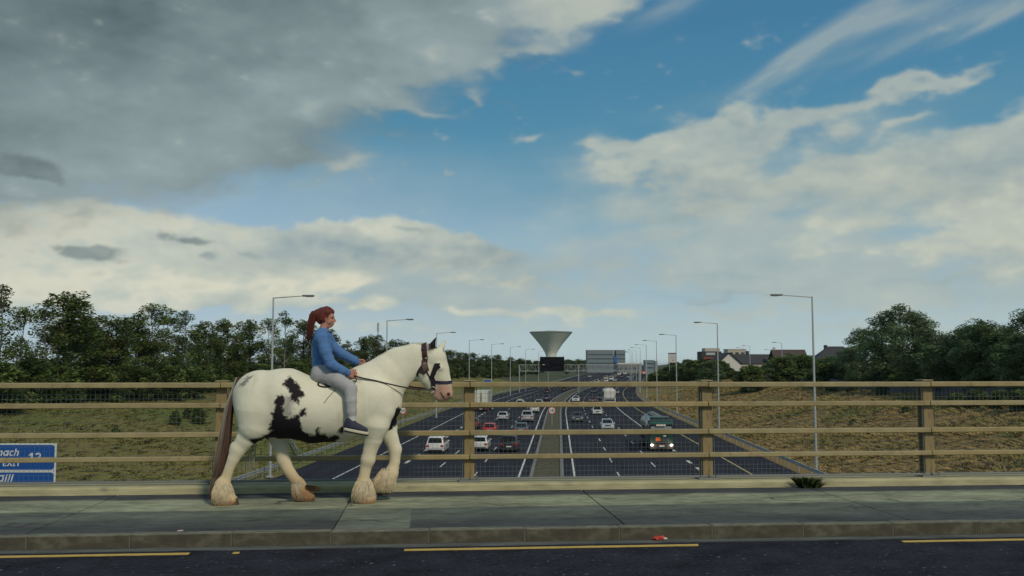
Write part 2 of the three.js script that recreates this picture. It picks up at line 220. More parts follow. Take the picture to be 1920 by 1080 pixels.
// guard rails: a folded steel beam on posts
const galv = std([0.36, 0.38, 0.39], 0.55, { metalness: 0.35, side: THREE.DoubleSide });
function guardRail(name, label, group, ft, d0, d1, face, top = 0.72, ground = M, postStep = 4) {
  const o = thing(name, label, 'guard rail', [0, 0, 0], 0, group);
  const prof = [[0, 0], [0.05, -0.02], [0.05, -0.1], [0.0, -0.15], [0.05, -0.2], [0.05, -0.28], [0, -0.31], [-0.02, -0.31], [-0.02, 0]];
  const p = [], idx = [], n = Math.ceil((d1 - d0) / 6), m = prof.length;
  for (let i = 0; i <= n; i++) { const d = d0 + (d1 - d0) * i / n, c = ground(d, ft(d)); for (const [a, b] of prof) p.push(c[0] + a * face, c[1] + top + b, c[2]); if (i) for (let k = 0; k < m; k++) { const q = (k + 1) % m, A = (i - 1) * m, C = i * m; idx.push(A + k, A + q, C + q, A + k, C + q, C + k); } }
  obj('beam', tri(p, idx).toNonIndexed(), galv, o); o.children[0].geometry.computeVertexNormals();
  const l = []; for (let d = d0; d <= Math.min(d1, 420); d += postStep) { const c = ground(d, ft(d)); l.push(bx(0.06, top + 0.2, 0.1, c[0] - face * 0.06, c[1] + top / 2 - 0.12, c[2])); }
  tag(obj('post_row', merge(l), galv, o), null, null, null, 'stuff');
  return o;
}
const railL = (d) => -22.4 + (d > 130 ? 0.9 * smooth(130, 170, d) : 0), railR = () => 20.9;
guardRail('guard_rail', 'long galvanised guard rail along the grass on the left of the motorway', null, railL, 40, 600, 1, 0.72, (d, t) => { const g = G(d, t); g[1] = Math.max(g[1], M(d, 0)[1] - 0.1); return g; });
guardRail('guard_rail', 'long galvanised guard rail below the brown grass bank on the right', null, railR, 20, 500, -1, 0.72, M);
guardRail('guard_rail', 'short flared end of guard rail standing in the left grass', null, (d) => -23.4 - (d - 90) * 0.36, 90, 103, 1, 0.72, G, 2);

// the bridge we stand on
const conc = (seed, base, amp, tint) => tex(512, 512, (u, v) => { const k = base + fbm(u * 5, v * 5, seed, 5) * amp + noise(u * 160, v * 160, seed) * amp * 0.25; return [k * tint[0], k * tint[1], k * tint[2]]; });
const fineBump = tex(512, 512, (u, v) => 0.5 + fbm(u * 60, v * 60, 4.4, 3) * 0.7, false);
const deckMat = std([0.2, 0.2, 0.18], 0.95);
function bridgeBox(name, u0, u1, v0, v1, h0, h1, mat, parent) { const g = bx(u1 - u0, h1 - h0, v1 - v0, (u0 + u1) / 2, (h0 + h1) / 2, -(v0 + v1) / 2); g.rotateY(TH); return parent ? obj(name, g, mat, parent) : struct(name, g, mat); }
bridgeBox('bridge_deck', -45, 45, -9, 12.44, -1.35, -0.36, deckMat);
const roadMap = tex(1024, 1024, (u, v) => {
  let k = 0.024 + fbm(u * 7, v * 7, 9.1, 5) * 0.022; const s = noise(u * 70, v * 70, 2.2) + noise(u * 150, v * 150, 7.2) * 0.8; k += s * 0.011; const st = noise(u * 62, v * 62, 12.2); if (st > 0.5) k += 0.5 * (st - 0.5) * (0.8 + noise(u * 9, v * 9, 3));
  return [k * 0.94, k * 0.97, k * 1.28];
});
{
  // carriageway of the bridge: asphalt, a pale worn channel by the kerb, a broken yellow line
  const uvBox = (g, sx) => { const p = g.attributes.position, a = []; for (let i = 0; i < p.count; i++) a.push(p.getX(i) / sx, p.getZ(i) / sx); g.setAttribute('uv', new THREE.Float32BufferAttribute(a, 2)); return g; };
  const road = struct('bridge_road', uvBox(bx(90, 0.24, 17.93, 0, -0.24 + 0.005, -(8.93 - 8.965)), 3).rotateY(TH), matte({ map: roadMap, bumpMap: fineBump, bumpScale: 0.006 }));
  road.userData.label = 'dark blue-grey asphalt of the bridge road';
  const chan = tex(1024, 64, (u, v) => { const k = 0.11 + fbm(u * 40, v * 3, 4.5, 5) * 0.09 - 0.05 * smooth(0.75, 1, v) + noise(u * 300, v * 20, 1) * 0.03; const e = smooth(0.0, 0.35, v + fbm(u * 30, v * 2, 8, 3) * 0.5); return mix3([k * 0.35, k * 0.37, k * 0.46], [k * 0.92, k, k * 0.9], e); });
  const cg = bx(90, 0.24, 0.2, 0, -0.24 + 0.003, -9.03); { const p = cg.attributes.position, a = []; for (let i = 0; i < p.count; i++) a.push(p.getX(i) / 12, (-p.getZ(i) - 8.93) / 0.2); cg.setAttribute('uv', new THREE.Float32BufferAttribute(a, 2)); }
  struct('gutter_channel', cg.rotateY(TH), std(0xffffff, 0.9, { map: chan, bumpMap: fineBump, bumpScale: 0.004 }));
  const yw = tex(512, 64, (u, v) => { const n = fbm(u * 14, v * 3, 6.6, 6), e = Math.abs(v - 0.5) * 2; return mix3([0.54, 0.37, 0.085].map((k) => k * (1 + n * 0.5)), [0.16, 0.13, 0.07], smooth(0.1, 0.6, n + (e - 0.6) * 0.5) * 0.6); });
  const yellow = std(0xffffff, 0.75, { map: yw });
  for (const [a, b] of [[-5.4, -2.09], [-1.715, -1.655], [-0.19, 2.52], [4.49, 7.3]]) {
    const s = new THREE.Shape(); const n = Math.max(3, Math.round((b - a) * 9)), r = rng(Math.round(a * 100 + 900)); const top = [], bot = [];
    for (let i = 0; i <= n; i++) { const x = a + (b - a) * i / n, e = i === 0 || i === n ? 0.02 : 0; bot.push([x + e * (r() - 0.5), 8.79 - 0.038 + (r() - 0.5) * 0.009]); top.push([x + e * (r() - 0.5), 8.79 + 0.038 + (r() - 0.5) * 0.009]); }
    [...bot, ...top.reverse()].forEach(([x, y], i) => i ? s.lineTo(x, y) : s.moveTo(x, y));
    const g = new THREE.ExtrudeGeometry(s, { depth: 0.004, bevelEnabled: false }).rotateX(-Math.PI / 2).translate(0, -0.114, 0).rotateY(TH);
    obj('yellow_line', g, yellow, road);
  }
  // kerb stones, one by one
  const kerb = struct('kerb', bx(1, 0.03, 0.09, 0, -0.25, -9.2).rotateY(TH), deckMat);
  const kmats = [0, 1, 2, 3].map((i) => std(0xffffff, 0.92, { map: tex(512, 128, (u, v) => { const n = fbm(u * 9 + i * 7, v * 3, i * 3.3, 5), dirt = smooth(-0.2, 0.35, fbm(u * 5 + i, v * 2, 9.9, 4) + 0.1); return mix3([0.14, 0.135, 0.1].map((k) => k * (1 + n * 0.9)), [0.075, 0.068, 0.05], dirt * 0.7); }), vertexColors: true, bumpMap: fineBump, bumpScale: 0.006 }));
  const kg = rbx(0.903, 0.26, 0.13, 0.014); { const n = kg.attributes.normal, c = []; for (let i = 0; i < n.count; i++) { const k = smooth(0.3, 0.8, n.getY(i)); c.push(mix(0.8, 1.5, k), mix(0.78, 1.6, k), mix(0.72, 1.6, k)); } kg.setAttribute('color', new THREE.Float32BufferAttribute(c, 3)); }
  const mortar = std([0.13, 0.125, 0.102], 0.95), mg = bx(0.012, 0.256, 0.128);
  for (let i = -7; i < 12; i++) { const m = obj('kerb_stone', kg, kmats[((i * 7) % 4 + 4) % 4], kerb); m.position.set(...B(-3.62 + i * 0.911 + 0.456, -0.128 + ((i * 37) % 5) * 0.0012, 9.205)); m.rotation.y = TH + ((i * 13) % 3 - 1) * 0.002; const j = obj('mortar_joint', mg, mortar, kerb); j.position.set(...B(-3.62 + i * 0.911, -0.13, 9.205)); j.rotation.y = TH; }
  // footway slabs between joints, brushed in bands
  const PW = 16, PV = 2.72;
  const pave = tex(2048, 512, (u, v) => {
    const x = -7 + u * PW, y = 9.27 + v * PV; const n = fbm(x * 0.9, y * 2.2, 5.1, 5), f = noise(x * 34, y * 60, 2.3) * 0.5 + noise(x * 12, y * 34, 3.1) * 0.7, crack = smooth(0.02, 0.006, Math.abs(noise(x * 0.55 + 20, y * 1.2, 6.6) + noise(x * 5, y * 5, 1.2) * 0.08)) * smooth(0.05, 0.25, noise(x * 0.4, y * 0.9, 15.2));
    const w = fbm(x * 1.1, y * 1.4, 8.8, 4) * 0.16;
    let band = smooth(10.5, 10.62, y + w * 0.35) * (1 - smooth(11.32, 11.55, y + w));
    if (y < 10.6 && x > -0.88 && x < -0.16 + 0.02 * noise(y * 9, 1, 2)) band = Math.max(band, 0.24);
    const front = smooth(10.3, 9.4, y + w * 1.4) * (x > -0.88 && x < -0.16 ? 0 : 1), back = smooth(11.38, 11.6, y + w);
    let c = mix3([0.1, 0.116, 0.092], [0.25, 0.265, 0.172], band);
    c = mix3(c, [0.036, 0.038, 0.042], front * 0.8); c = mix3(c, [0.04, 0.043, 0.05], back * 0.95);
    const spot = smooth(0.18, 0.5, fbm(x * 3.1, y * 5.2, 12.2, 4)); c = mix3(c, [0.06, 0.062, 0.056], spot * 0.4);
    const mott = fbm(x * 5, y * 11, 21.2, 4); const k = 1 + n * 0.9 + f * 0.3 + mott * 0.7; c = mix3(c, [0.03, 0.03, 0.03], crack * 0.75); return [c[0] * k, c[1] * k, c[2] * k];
  });
  const paveBump = tex(512, 512, (u, v) => 0.5 + fbm(u * 50, v * 90, 4.4, 3) * 0.7, false);
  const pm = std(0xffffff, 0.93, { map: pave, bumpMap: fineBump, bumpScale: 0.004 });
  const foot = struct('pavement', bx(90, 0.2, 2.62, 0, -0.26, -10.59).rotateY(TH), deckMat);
  const joints = [-12.3, -9.42, -6.55, -3.68, -0.88, 1.93, 4.84, 7.7, 10.6, 13.5];
  for (let i = 0; i < joints.length - 1; i++) {
    const a = joints[i] + 0.007, b = joints[i + 1] - 0.007; const g = rbx(b - a, 0.16, 2.63, 0.006, (a + b) / 2, -0.08 + ((i * 29) % 3) * 0.001, -10.592);
    const p = g.attributes.position, t = []; for (let k = 0; k < p.count; k++) t.push((p.getX(k) + 7) / PW, (-p.getZ(k) - 9.27) / PV); g.setAttribute('uv', new THREE.Float32BufferAttribute(t, 2));
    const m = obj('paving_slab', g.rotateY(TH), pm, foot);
  }
  // raised concrete edge under the parapet
  const plm = std(0xffffff, 0.9, { map: tex(1024, 128, (u, v) => { const n = fbm(u * 36, v * 4, 3.7, 5), s = smooth(0.16, 0.5, fbm(u * 22, v * 2, 7.1, 4)); return mix3([0.43, 0.4, 0.235].map((k) => k * (1 + n * 0.5)), [0.16, 0.16, 0.12], s * 0.8); }), bumpMap: fineBump, bumpScale: 0.006 });
  const pg = rbx(90, 0.5, 0.56, 0.03, 0, -0.16, -12.2); { const p = pg.attributes.position, t = []; for (let k = 0; k < p.count; k++) t.push(p.getX(k) / 12, (p.getY(k) + (-p.getZ(k) - 11.9)) / 0.5); pg.setAttribute('uv', new THREE.Float32BufferAttribute(t, 2)); }
  struct('concrete_plinth', pg.rotateY(TH), plm);
}

// ---------- the parapet of the bridge ----------
{
  const o = thing('bridge_parapet', 'khaki steel parapet with four rails and wire mesh along the bridge footway', 'railing', B(0, 0, 12.1), TH);
  const km = tex(512, 128, (u, v) => { const n = fbm(u * 12, v * 3, 2.2, 5), r = smooth(0.12, 0.4, fbm(u * 26, v * 4, 7.7, 5)), chip = smooth(0.42, 0.5, noise(u * 120, v * 24, 4.4)), drip = smooth(0.1, 0.5, noise(u * 70, v * 2, 9.1)); let c = mix3([0.325, 0.27, 0.14].map((k) => k * (1 + n * 0.35)), [0.21, 0.125, 0.055], r * 0.4); c = mix3(c, [0.2, 0.16, 0.09], drip * 0.12); return mix3(c, [0.13, 0.08, 0.04], chip * 0.12); });
  const khaki = std(0xffffff, 0.62, { map: km }), khakis = [khaki, std([0.9, 0.88, 0.86], 0.66, { map: km }), std([1, 0.95, 0.84], 0.6, { map: km })], khakiPost = std(0xffffff, 0.66, { map: tex(64, 256, (u, v) => { const n = fbm(u * 3, v * 9, 5.2, 5), d = smooth(0.1, 0.5, fbm(u * 4, v * 7, 2.1, 5) + 0.25 * smooth(0.2, 0, v)); return mix3([0.25, 0.19, 0.088].map((k) => k * (1 + n * 0.35)), [0.13, 0.075, 0.035], d * 0.6); }) }), steel = std([0.2, 0.21, 0.2], 0.6, { metalness: 0.3 }), wire = std([0.15, 0.18, 0.2], 0.5, { metalness: 0.4 });
  const us = [-8.72, -5.63, -2.54, 0.535, 3.61, 6.6, 9.68];
  for (let i = 0; i < us.length; i++) {
    const p = obj('post', merge([rbx(0.132, 1.25, 0.03, 0.008, 0, 0.725, -0.016), rbx(0.05, 1.25, 0.12, 0.008, 0, 0.725, -0.09), rbx(0.132, 1.25, 0.03, 0.008, 0, 0.725, -0.165)]), khakiPost, o); p.position.x = us[i];
    obj('post_cap', rbx(0.15, 0.014, 0.2, 0.005, 0, 1.354, -0.08), khaki, p);
    obj('base_plate', merge([rbx(0.27, 0.025, 0.26, 0.008, 0, 0.1, -0.08), ...[[-0.1, 0.02], [0.1, 0.02], [-0.1, -0.18], [0.1, -0.18]].map(([x, z]) => new THREE.CylinderGeometry(0.016, 0.016, 0.04, 6).translate(x, 0.125, z))]), steel, p);
  }
  const hs = [[1.305, 0.066, 0.085], [1.053, 0.064, 0.06], [0.702, 0.064, 0.06], [0.405, 0.06, 0.06]];
  for (let i = 0; i < us.length - 1; i++) {
    const L = us[i + 1] - us[i], c = (us[i] + us[i + 1]) / 2;
    for (const [h, hh, dd] of hs) { const g = rbx(L - 0.006, hh, dd, 0.011, c, h, dd / 2 + 0.001); const p = g.attributes.position, t = []; for (let k = 0; k < p.count; k++) t.push(p.getX(k) / 2.3 + h * 3, (p.getY(k) + p.getZ(k)) / 0.4); g.setAttribute('uv', new THREE.Float32BufferAttribute(t, 2)); const q = obj('rail', g, khakis[(i * 2 + Math.round(h * 10)) % 3], o); q.position.y = (((i * 31 + h * 70) % 5) - 2) * 0.0012; q.rotation.z = 0; }
    obj('bottom_angle', rbx(L - 0.02, 0.028, 0.05, 0.006, c, 0.128, 0.0), steel, o);
    // wire mesh of the bay
    const l = [], P = 0.0575, x0 = us[i] + 0.085, x1 = us[i + 1] - 0.085;
    for (let x = x0; x <= x1; x += P) l.push(bx(0.0028, 1.19, 0.0028, x, 0.715, -0.012));
    for (let h = 0.16; h < 1.29; h += P) l.push(bx(x1 - x0, 0.0028, 0.0028, (x0 + x1) / 2, h, -0.0076));
    l.push(bx(0.007, 1.19, 0.006, x0, 0.715, -0.004), bx(0.007, 1.19, 0.006, x1, 0.715, -0.004));
    tag(obj('mesh_panel', merge(l), wire, o), null, null, null, 'stuff');
  }
}
// ---------- small things on the bridge ----------
{
  const r = rng(77), l = [], cols = [];
  const o = thing('weed_tuft', 'green weed growing out of the joint at the foot of the parapet', 'plant', B(4.86, 0.0, 11.86), TH);
  for (let i = 0; i < 800; i++) {
    const a = r() * Math.PI * 2, len = 0.06 + r() * 0.13, x = (r() - 0.5) * 0.2 - 0.02, z = (r() - 0.35) * 0.12, lean = 0.2 + r() * 0.9, w = 0.005 + r() * 0.006, hx = Math.cos(a) * lean * len + 0.02, hz = Math.sin(a) * lean * len * 0.7, b = len * 0.75 * (x > 0.05 ? 0.6 : 1);
    l.push(tri([x - w, 0, z, x + w, 0, z, x + hx * 0.4 + w, b * 0.6, z + hz * 0.4, x + hx, b, z + hz], [0, 1, 2, 0, 2, 3, 2, 1, 0, 3, 2, 0]));
    const k = 0.5 + r() * 0.9, c = r() < 0.12 ? [0.1, 0.06, 0.03] : [0.06 * k, 0.11 * k, 0.026 * k]; for (let j = 0; j < 12; j++) cols.push(...c);
  }
  const g = merge(l); g.setAttribute('color', new THREE.Float32BufferAttribute(cols, 3)); obj('foliage', g, std(0xffffff, 0.9, { vertexColors: true, side: THREE.DoubleSide }), o);
  const p = thing('crumpled_wrapper', 'crumpled red wrapper lying in the gutter', 'litter', B(2.22, -0.112, 9.1), 0.3);
  const s = new THREE.IcosahedronGeometry(0.05, 2); { const q = s.attributes.position; for (let i = 0; i < q.count; i++) { const x = q.getX(i), y = q.getY(i), z = q.getZ(i), k = 0.75 + noise(x * 40, y * 40, z * 40) * 0.6; q.setXYZ(i, x * 1.6 * k, Math.max(0, (y + 0.02) * 0.55 * k + 0.004), z * 0.8 * k); } s.computeVertexNormals(); }
  obj('wrapper', s, std([0.5, 0.06, 0.04], 0.5), p); obj('torn_edge', s.clone().scale(0.35, 0.5, 0.5).translate(0.055, 0.002, 0.02), std([0.7, 0.55, 0.5], 0.6), p);
  const q = thing('leaf_litter', 'small pale scrap lying at the back of the kerb', 'litter', B(-2.3, 0.001, 9.31), 0.8);
  const sc = new THREE.SphereGeometry(0.03, 8, 5); { const a = sc.attributes.position; for (let i = 0; i < a.count; i++) a.setXYZ(i, a.getX(i) * 1.2, Math.max(0, a.getY(i) * 0.28), a.getZ(i) * (0.7 + 0.5 * noise(a.getX(i) * 60, 3, 1))); sc.computeVertexNormals(); }
  obj('scrap', sc, std([0.5, 0.38, 0.36], 0.8), q);
}
// ---------- motorway furniture ----------
const poleMat = std([0.42, 0.46, 0.46], 0.5, { metalness: 0.25 }), headMat = std([0.16, 0.17, 0.18], 0.5), lensMat = std([0.55, 0.55, 0.5], 0.2);
function lampPost(label, group, base, H, arm, dir, turn) {      // dir +1: arm to the right
  const o = thing('street_lamp', label, 'street lamp', base, turn || 0, group);
  obj('pole', merge([bar([0, 0, 0], [0, 1.6, 0], 0.135, 10, 0.13), bar([0, 1.6, 0], [0, H, 0], 0.115, 10, 0.06), bx(0.5, 0.05, 0.5, 0, 0.02, 0)]), poleMat, o);
  obj('arm', bar([0, H - 0.05, 0], [dir * (arm - 0.7), H + 0.12, 0], 0.05, 6, 0.04), poleMat, o);
  const head = rbx(0.95, 0.14, 0.34, 0.06, dir * (arm - 0.35), H + 0.13, 0); const h = obj('lamp_head', head, headMat, o); obj('lens', rbx(0.5, 0.06, 0.24, 0.02, dir * (arm - 0.25), H + 0.05, 0), lensMat, h);
  return o;
}
const LAMPS_L = [[74.8, -18.84], [115.5, -15.2], [161, -12.75], [207, -9.3], [246, -5.25], [284, -0.5], [330, 4.7], [376, 10.5], [422, 16]], LAMPS_R = [[75.9, 24.05], [124.4, 26.9], [173, 29.85], [215, 32.65], [258, 36.4], [300, 40.4], [345, 45], [390, 49.5], [435, 54.5], [480, 59.5]];   // metres ahead, metres to the side
LAMPS_L.forEach(([d, X], k) => {
  const g = [X, groundHeight(d, X - mX(d)), -d]; g[1] = ROAD + rise(d) + (k ? 0 : 0.1);
  lampPost(['tall lamp post at the motorway edge behind the rider', 'tall lamp post whose foot hides behind the horse neck', 'lamp post whose arm shows just above the horse ears'][k] || 'distant lamp post on the left of the motorway', k > 2 ? 'distant lamp posts on the left' : 'lamp posts along the left edge of the motorway', g, k ? 14.2 : 14.0, 3.1, 1);
});
LAMPS_R.forEach(([d, X], k) => {
  lampPost(['tallest grey lamp post on the right, arm pointing left', 'second lamp post on the right, seen against the white gabled house', 'third lamp post on the right, beside the pale signboard'][k] || 'distant lamp post on the right of the motorway', k > 2 ? 'distant lamp posts on the right' : 'lamp posts along the right edge of the motorway', [X, ROAD + rise(d) + 0.05, -d], 14.2, k ? 2.95 : 3.2, -1);
});
for (const [px, d, top, w, lab] of [[1465, 240, 7.2, 2.3, 'slip road lamp post nearest to the dark hedge'], [1405, 290, 7.4, 2.2, 'slip road lamp post right of the gabled house'], [1392, 330, 7.6, 2.2, 'slip road lamp post just behind the gabled house roof'], [1444, 330, 6.9, 2, 'faint slip road lamp post left of the nearest slip road lamp']]) {
  const X = (px - 960) / 1780 * d, t = X - mX(d), g = groundHeight(d, t); lampPost(lab, 'slip road lamps on the right', [X, g, -d], top - g, w, -1);
}
{ // gantry over both carriageways and the message sign it carries
  const d = 318, o = thing('sign_gantry', 'long grey lattice gantry spanning both carriageways', 'gantry', [mX(d), ROAD, -d]);
  const H0 = 6.8, H1 = 8.9, x0 = -18.1, x1 = 21.8, grey = std([0.3, 0.33, 0.34], 0.6);
  for (const x of [x0, 1.6, x1]) obj('leg', merge([bar([x, 0, -0.5], [x, H1, -0.5], 0.2, 8), bar([x, 0, 0.5], [x, H1, 0.5], 0.2, 8), ...[1.5, 3, 4.5, 6].map((h) => bar([x, h, -0.5], [x, h + 1, 0.5], 0.07, 5))]), grey, o);
  for (const z of [-0.6, 0.6]) for (const h of [H0, H1]) obj('chord', bar([x0, h, z], [x1, h, z], 0.11, 6), grey, o);
  for (const z of [-0.6, 0.6]) { let up = false; for (let x = x0; x < x1 - 0.5; x += 1.33) { obj('brace', merge([bar([x, up ? H1 : H0, z], [x + 1.33, up ? H0 : H1, z], 0.05, 4), bar([x, H0, z], [x, H1, z], 0.045, 4)]), grey, o); up = !up; } }
  obj('walkway', bx(x1 - x0, 0.06, 1.0, (x0 + x1) / 2, H0 + 0.12, 0), grey, o);
  const s = thing('message_sign', 'blank black message sign standing on the gantry in front of the water tower', 'sign', [mX(d), ROAD, -d + 0.9]);
  const a = (1012 - 960) / 1780 * d - mX(d), b = (1057.5 - 960) / 1780 * d - mX(d), c = (a + b) / 2; const black = matte({}); black.color.setRGB(0.008, 0.007, 0.012);
  obj('cabinet', rbx(b - a, 2.75, 0.7, 0.12, c, 10.2, 0), black, s);
  obj('screen', bx(b - a - 0.5, 2.1, 0.03, c, 10.3, 0.365), black, s);
  obj('lower_cabinet', rbx(b - a - 0.3, 1.9, 0.5, 0.08, c, 7.85, 0), black, s);
  obj('marker_plate', bx(0.7, 0.22, 0.04, a + 1.2, 8.95, 0.37), std([0.6, 0.6, 0.58], 0.6), s);
  for (const x of [a + 0.5, c - 1.5, c + 1.2, b - 0.4]) obj('finial', bar([x, 11.5, 0], [x, 12.2, 0], 0.06, 5), grey, s);
}
{ // the blue direction sign on the left verge
  const d = 51, xr = (107.5 - 960) / 1797 * d, W = 6.4, H = 3.2, top = -2.58;
  const o = thing('direction_sign', 'big blue motorway sign with white borders and lettering on the left verge', 'sign', [xr - W / 2, top - H, -d], 0);
  const cv = (h, draw) => { const c = document.createElement('canvas'); c.width = 2048; c.height = h; const x = c.getContext('2d'); draw(x, 2048, h); const t = new THREE.CanvasTexture(c); t.colorSpace = THREE.SRGBColorSpace; return std(0xffffff, 0.45, { map: t }); };
  const S = 2048 / W, BLUE = '#0c4f9e', WHITE = '#cfd3d2', mPx = 0.02865;       // metres per photo pixel at the sign
  const panel = (x, w, h) => { x.fillStyle = WHITE; x.fillRect(0, 0, w, h); x.fillStyle = BLUE; x.beginPath(); x.roundRect(-60, 0.085 * S, w + 60 - 0.1 * S, h - 0.13 * S, 0.17 * S); x.fill(); };
  const X = (px) => 2048 - (107.5 - px) * mPx * S;
  const single = (x, cx, base, hgt, lw) => { x.save(); x.translate(cx, base); x.transform(1, 0, -0.22, 1, 0, 0); x.lineWidth = lw; x.strokeStyle = WHITE; x.beginPath(); x.ellipse(0, -hgt / 2 + lw * 0.1, hgt * 0.36, hgt / 2 - lw / 2, 0, 0, 7); x.stroke(); x.beginPath(); x.moveTo(hgt * 0.36, -hgt); x.lineTo(hgt * 0.36, 0); x.stroke(); x.restore(); };
  const h1 = Math.round(1.44 * S), h2 = Math.round((H - 1.44) * S);
  const m1 = cv(h1, (x, w, h) => { panel(x, w, h); const Y = (py) => (py - 830) * mPx * S; x.fillStyle = WHITE; x.font = `italic bold ${Math.round(0.5 * S)}px sans-serif`; x.textAlign = 'right'; x.fillText('ch', X(37.5), Y(853)); const wc = x.measureText('ch').width; single(x, X(37.5) - wc - 0.15 * S, Y(853), 0.29 * S, 0.075 * S); x.fillText('m', X(37.5) - wc - 0.3 * S, Y(853)); x.font = `bold ${Math.round(0.46 * S)}px sans-serif`; x.fillText('EXIT', X(41.5), Y(871.8)); x.font = `bold ${Math.round(0.66 * S)}px sans-serif`; x.fillText('12', X(80), Y(864)); });
  const m2 = cv(h2, (x, w, h) => { panel(x, w, h); const Y = (py) => (py - 830) * mPx * S - h1; x.fillStyle = WHITE; x.font = `italic bold ${Math.round(0.52 * S)}px sans-serif`; x.textAlign = 'right'; x.fillText('ill', X(28), Y(900.5)); const wc = x.measureText('ill').width; single(x, X(28) - wc - 0.2 * S, Y(900.5), 0.37 * S, 0.075 * S); });
  const back = std([0.3, 0.31, 0.32], 0.6);
  for (const [m, y0, y1] of [[m1, H - 1.44, H], [m2, 0, H - 1.445]]) { const g = new THREE.BoxGeometry(W, y1 - y0, 0.05); obj('sign_panel', g, [back, back, back, back, m, back], o).position.y = (y0 + y1) / 2; }
  const ground = groundHeight(d, xr - mX(d)) - (top - H);
  for (const x of [-W * 0.33, W * 0.33]) obj('post', bar([x, ground - 1.6, -0.14], [x, H, -0.14], 0.1, 8), poleMat, o);
}
function roundSign(label, pos, h, r, text, group) {
  const o = thing('speed_limit_sign', label, 'sign', pos, 0, group);
  const c = document.createElement('canvas'); c.width = c.height = 256; const x = c.getContext('2d'); x.fillStyle = '#b3202a'; x.fillRect(0, 0, 256, 256); x.fillStyle = '#d6d8d4'; x.beginPath(); x.arc(128, 128, 100, 0, 7); x.fill(); x.fillStyle = '#1a1a1c'; x.textAlign = 'center'; x.font = 'bold 92px sans-serif'; if (text) x.fillText(text, 128, 160);
  const t = new THREE.CanvasTexture(c); t.colorSpace = THREE.SRGBColorSpace;
  const g = new THREE.CylinderGeometry(r, r, 0.04, 28).rotateX(Math.PI / 2); g.rotateZ(0); const mB = std([0.3, 0.3, 0.3], 0.6);
  const disc = new THREE.CircleGeometry(r - 0.005, 28).translate(0, 0, 0.023);
  const b = obj('disc', g, mB, o); b.position.y = h; const f = obj('sign_face', disc, std(0xffffff, 0.5, { map: t }), b); obj('pole', bar([0, 0, -0.06], [0, h + r * 0.6, -0.06], 0.045, 8), poleMat, o); return o;
}
roundSign('round red-ringed 100 sign standing in the strip between the carriageways', M(139, -0.05, 0.02), 2.2, 0.56, '100');
roundSign('round red-ringed 100 sign beside the left guard rail, right of the horse chest', M(139, -21.7, 0), 2.2, 0.56, '100');
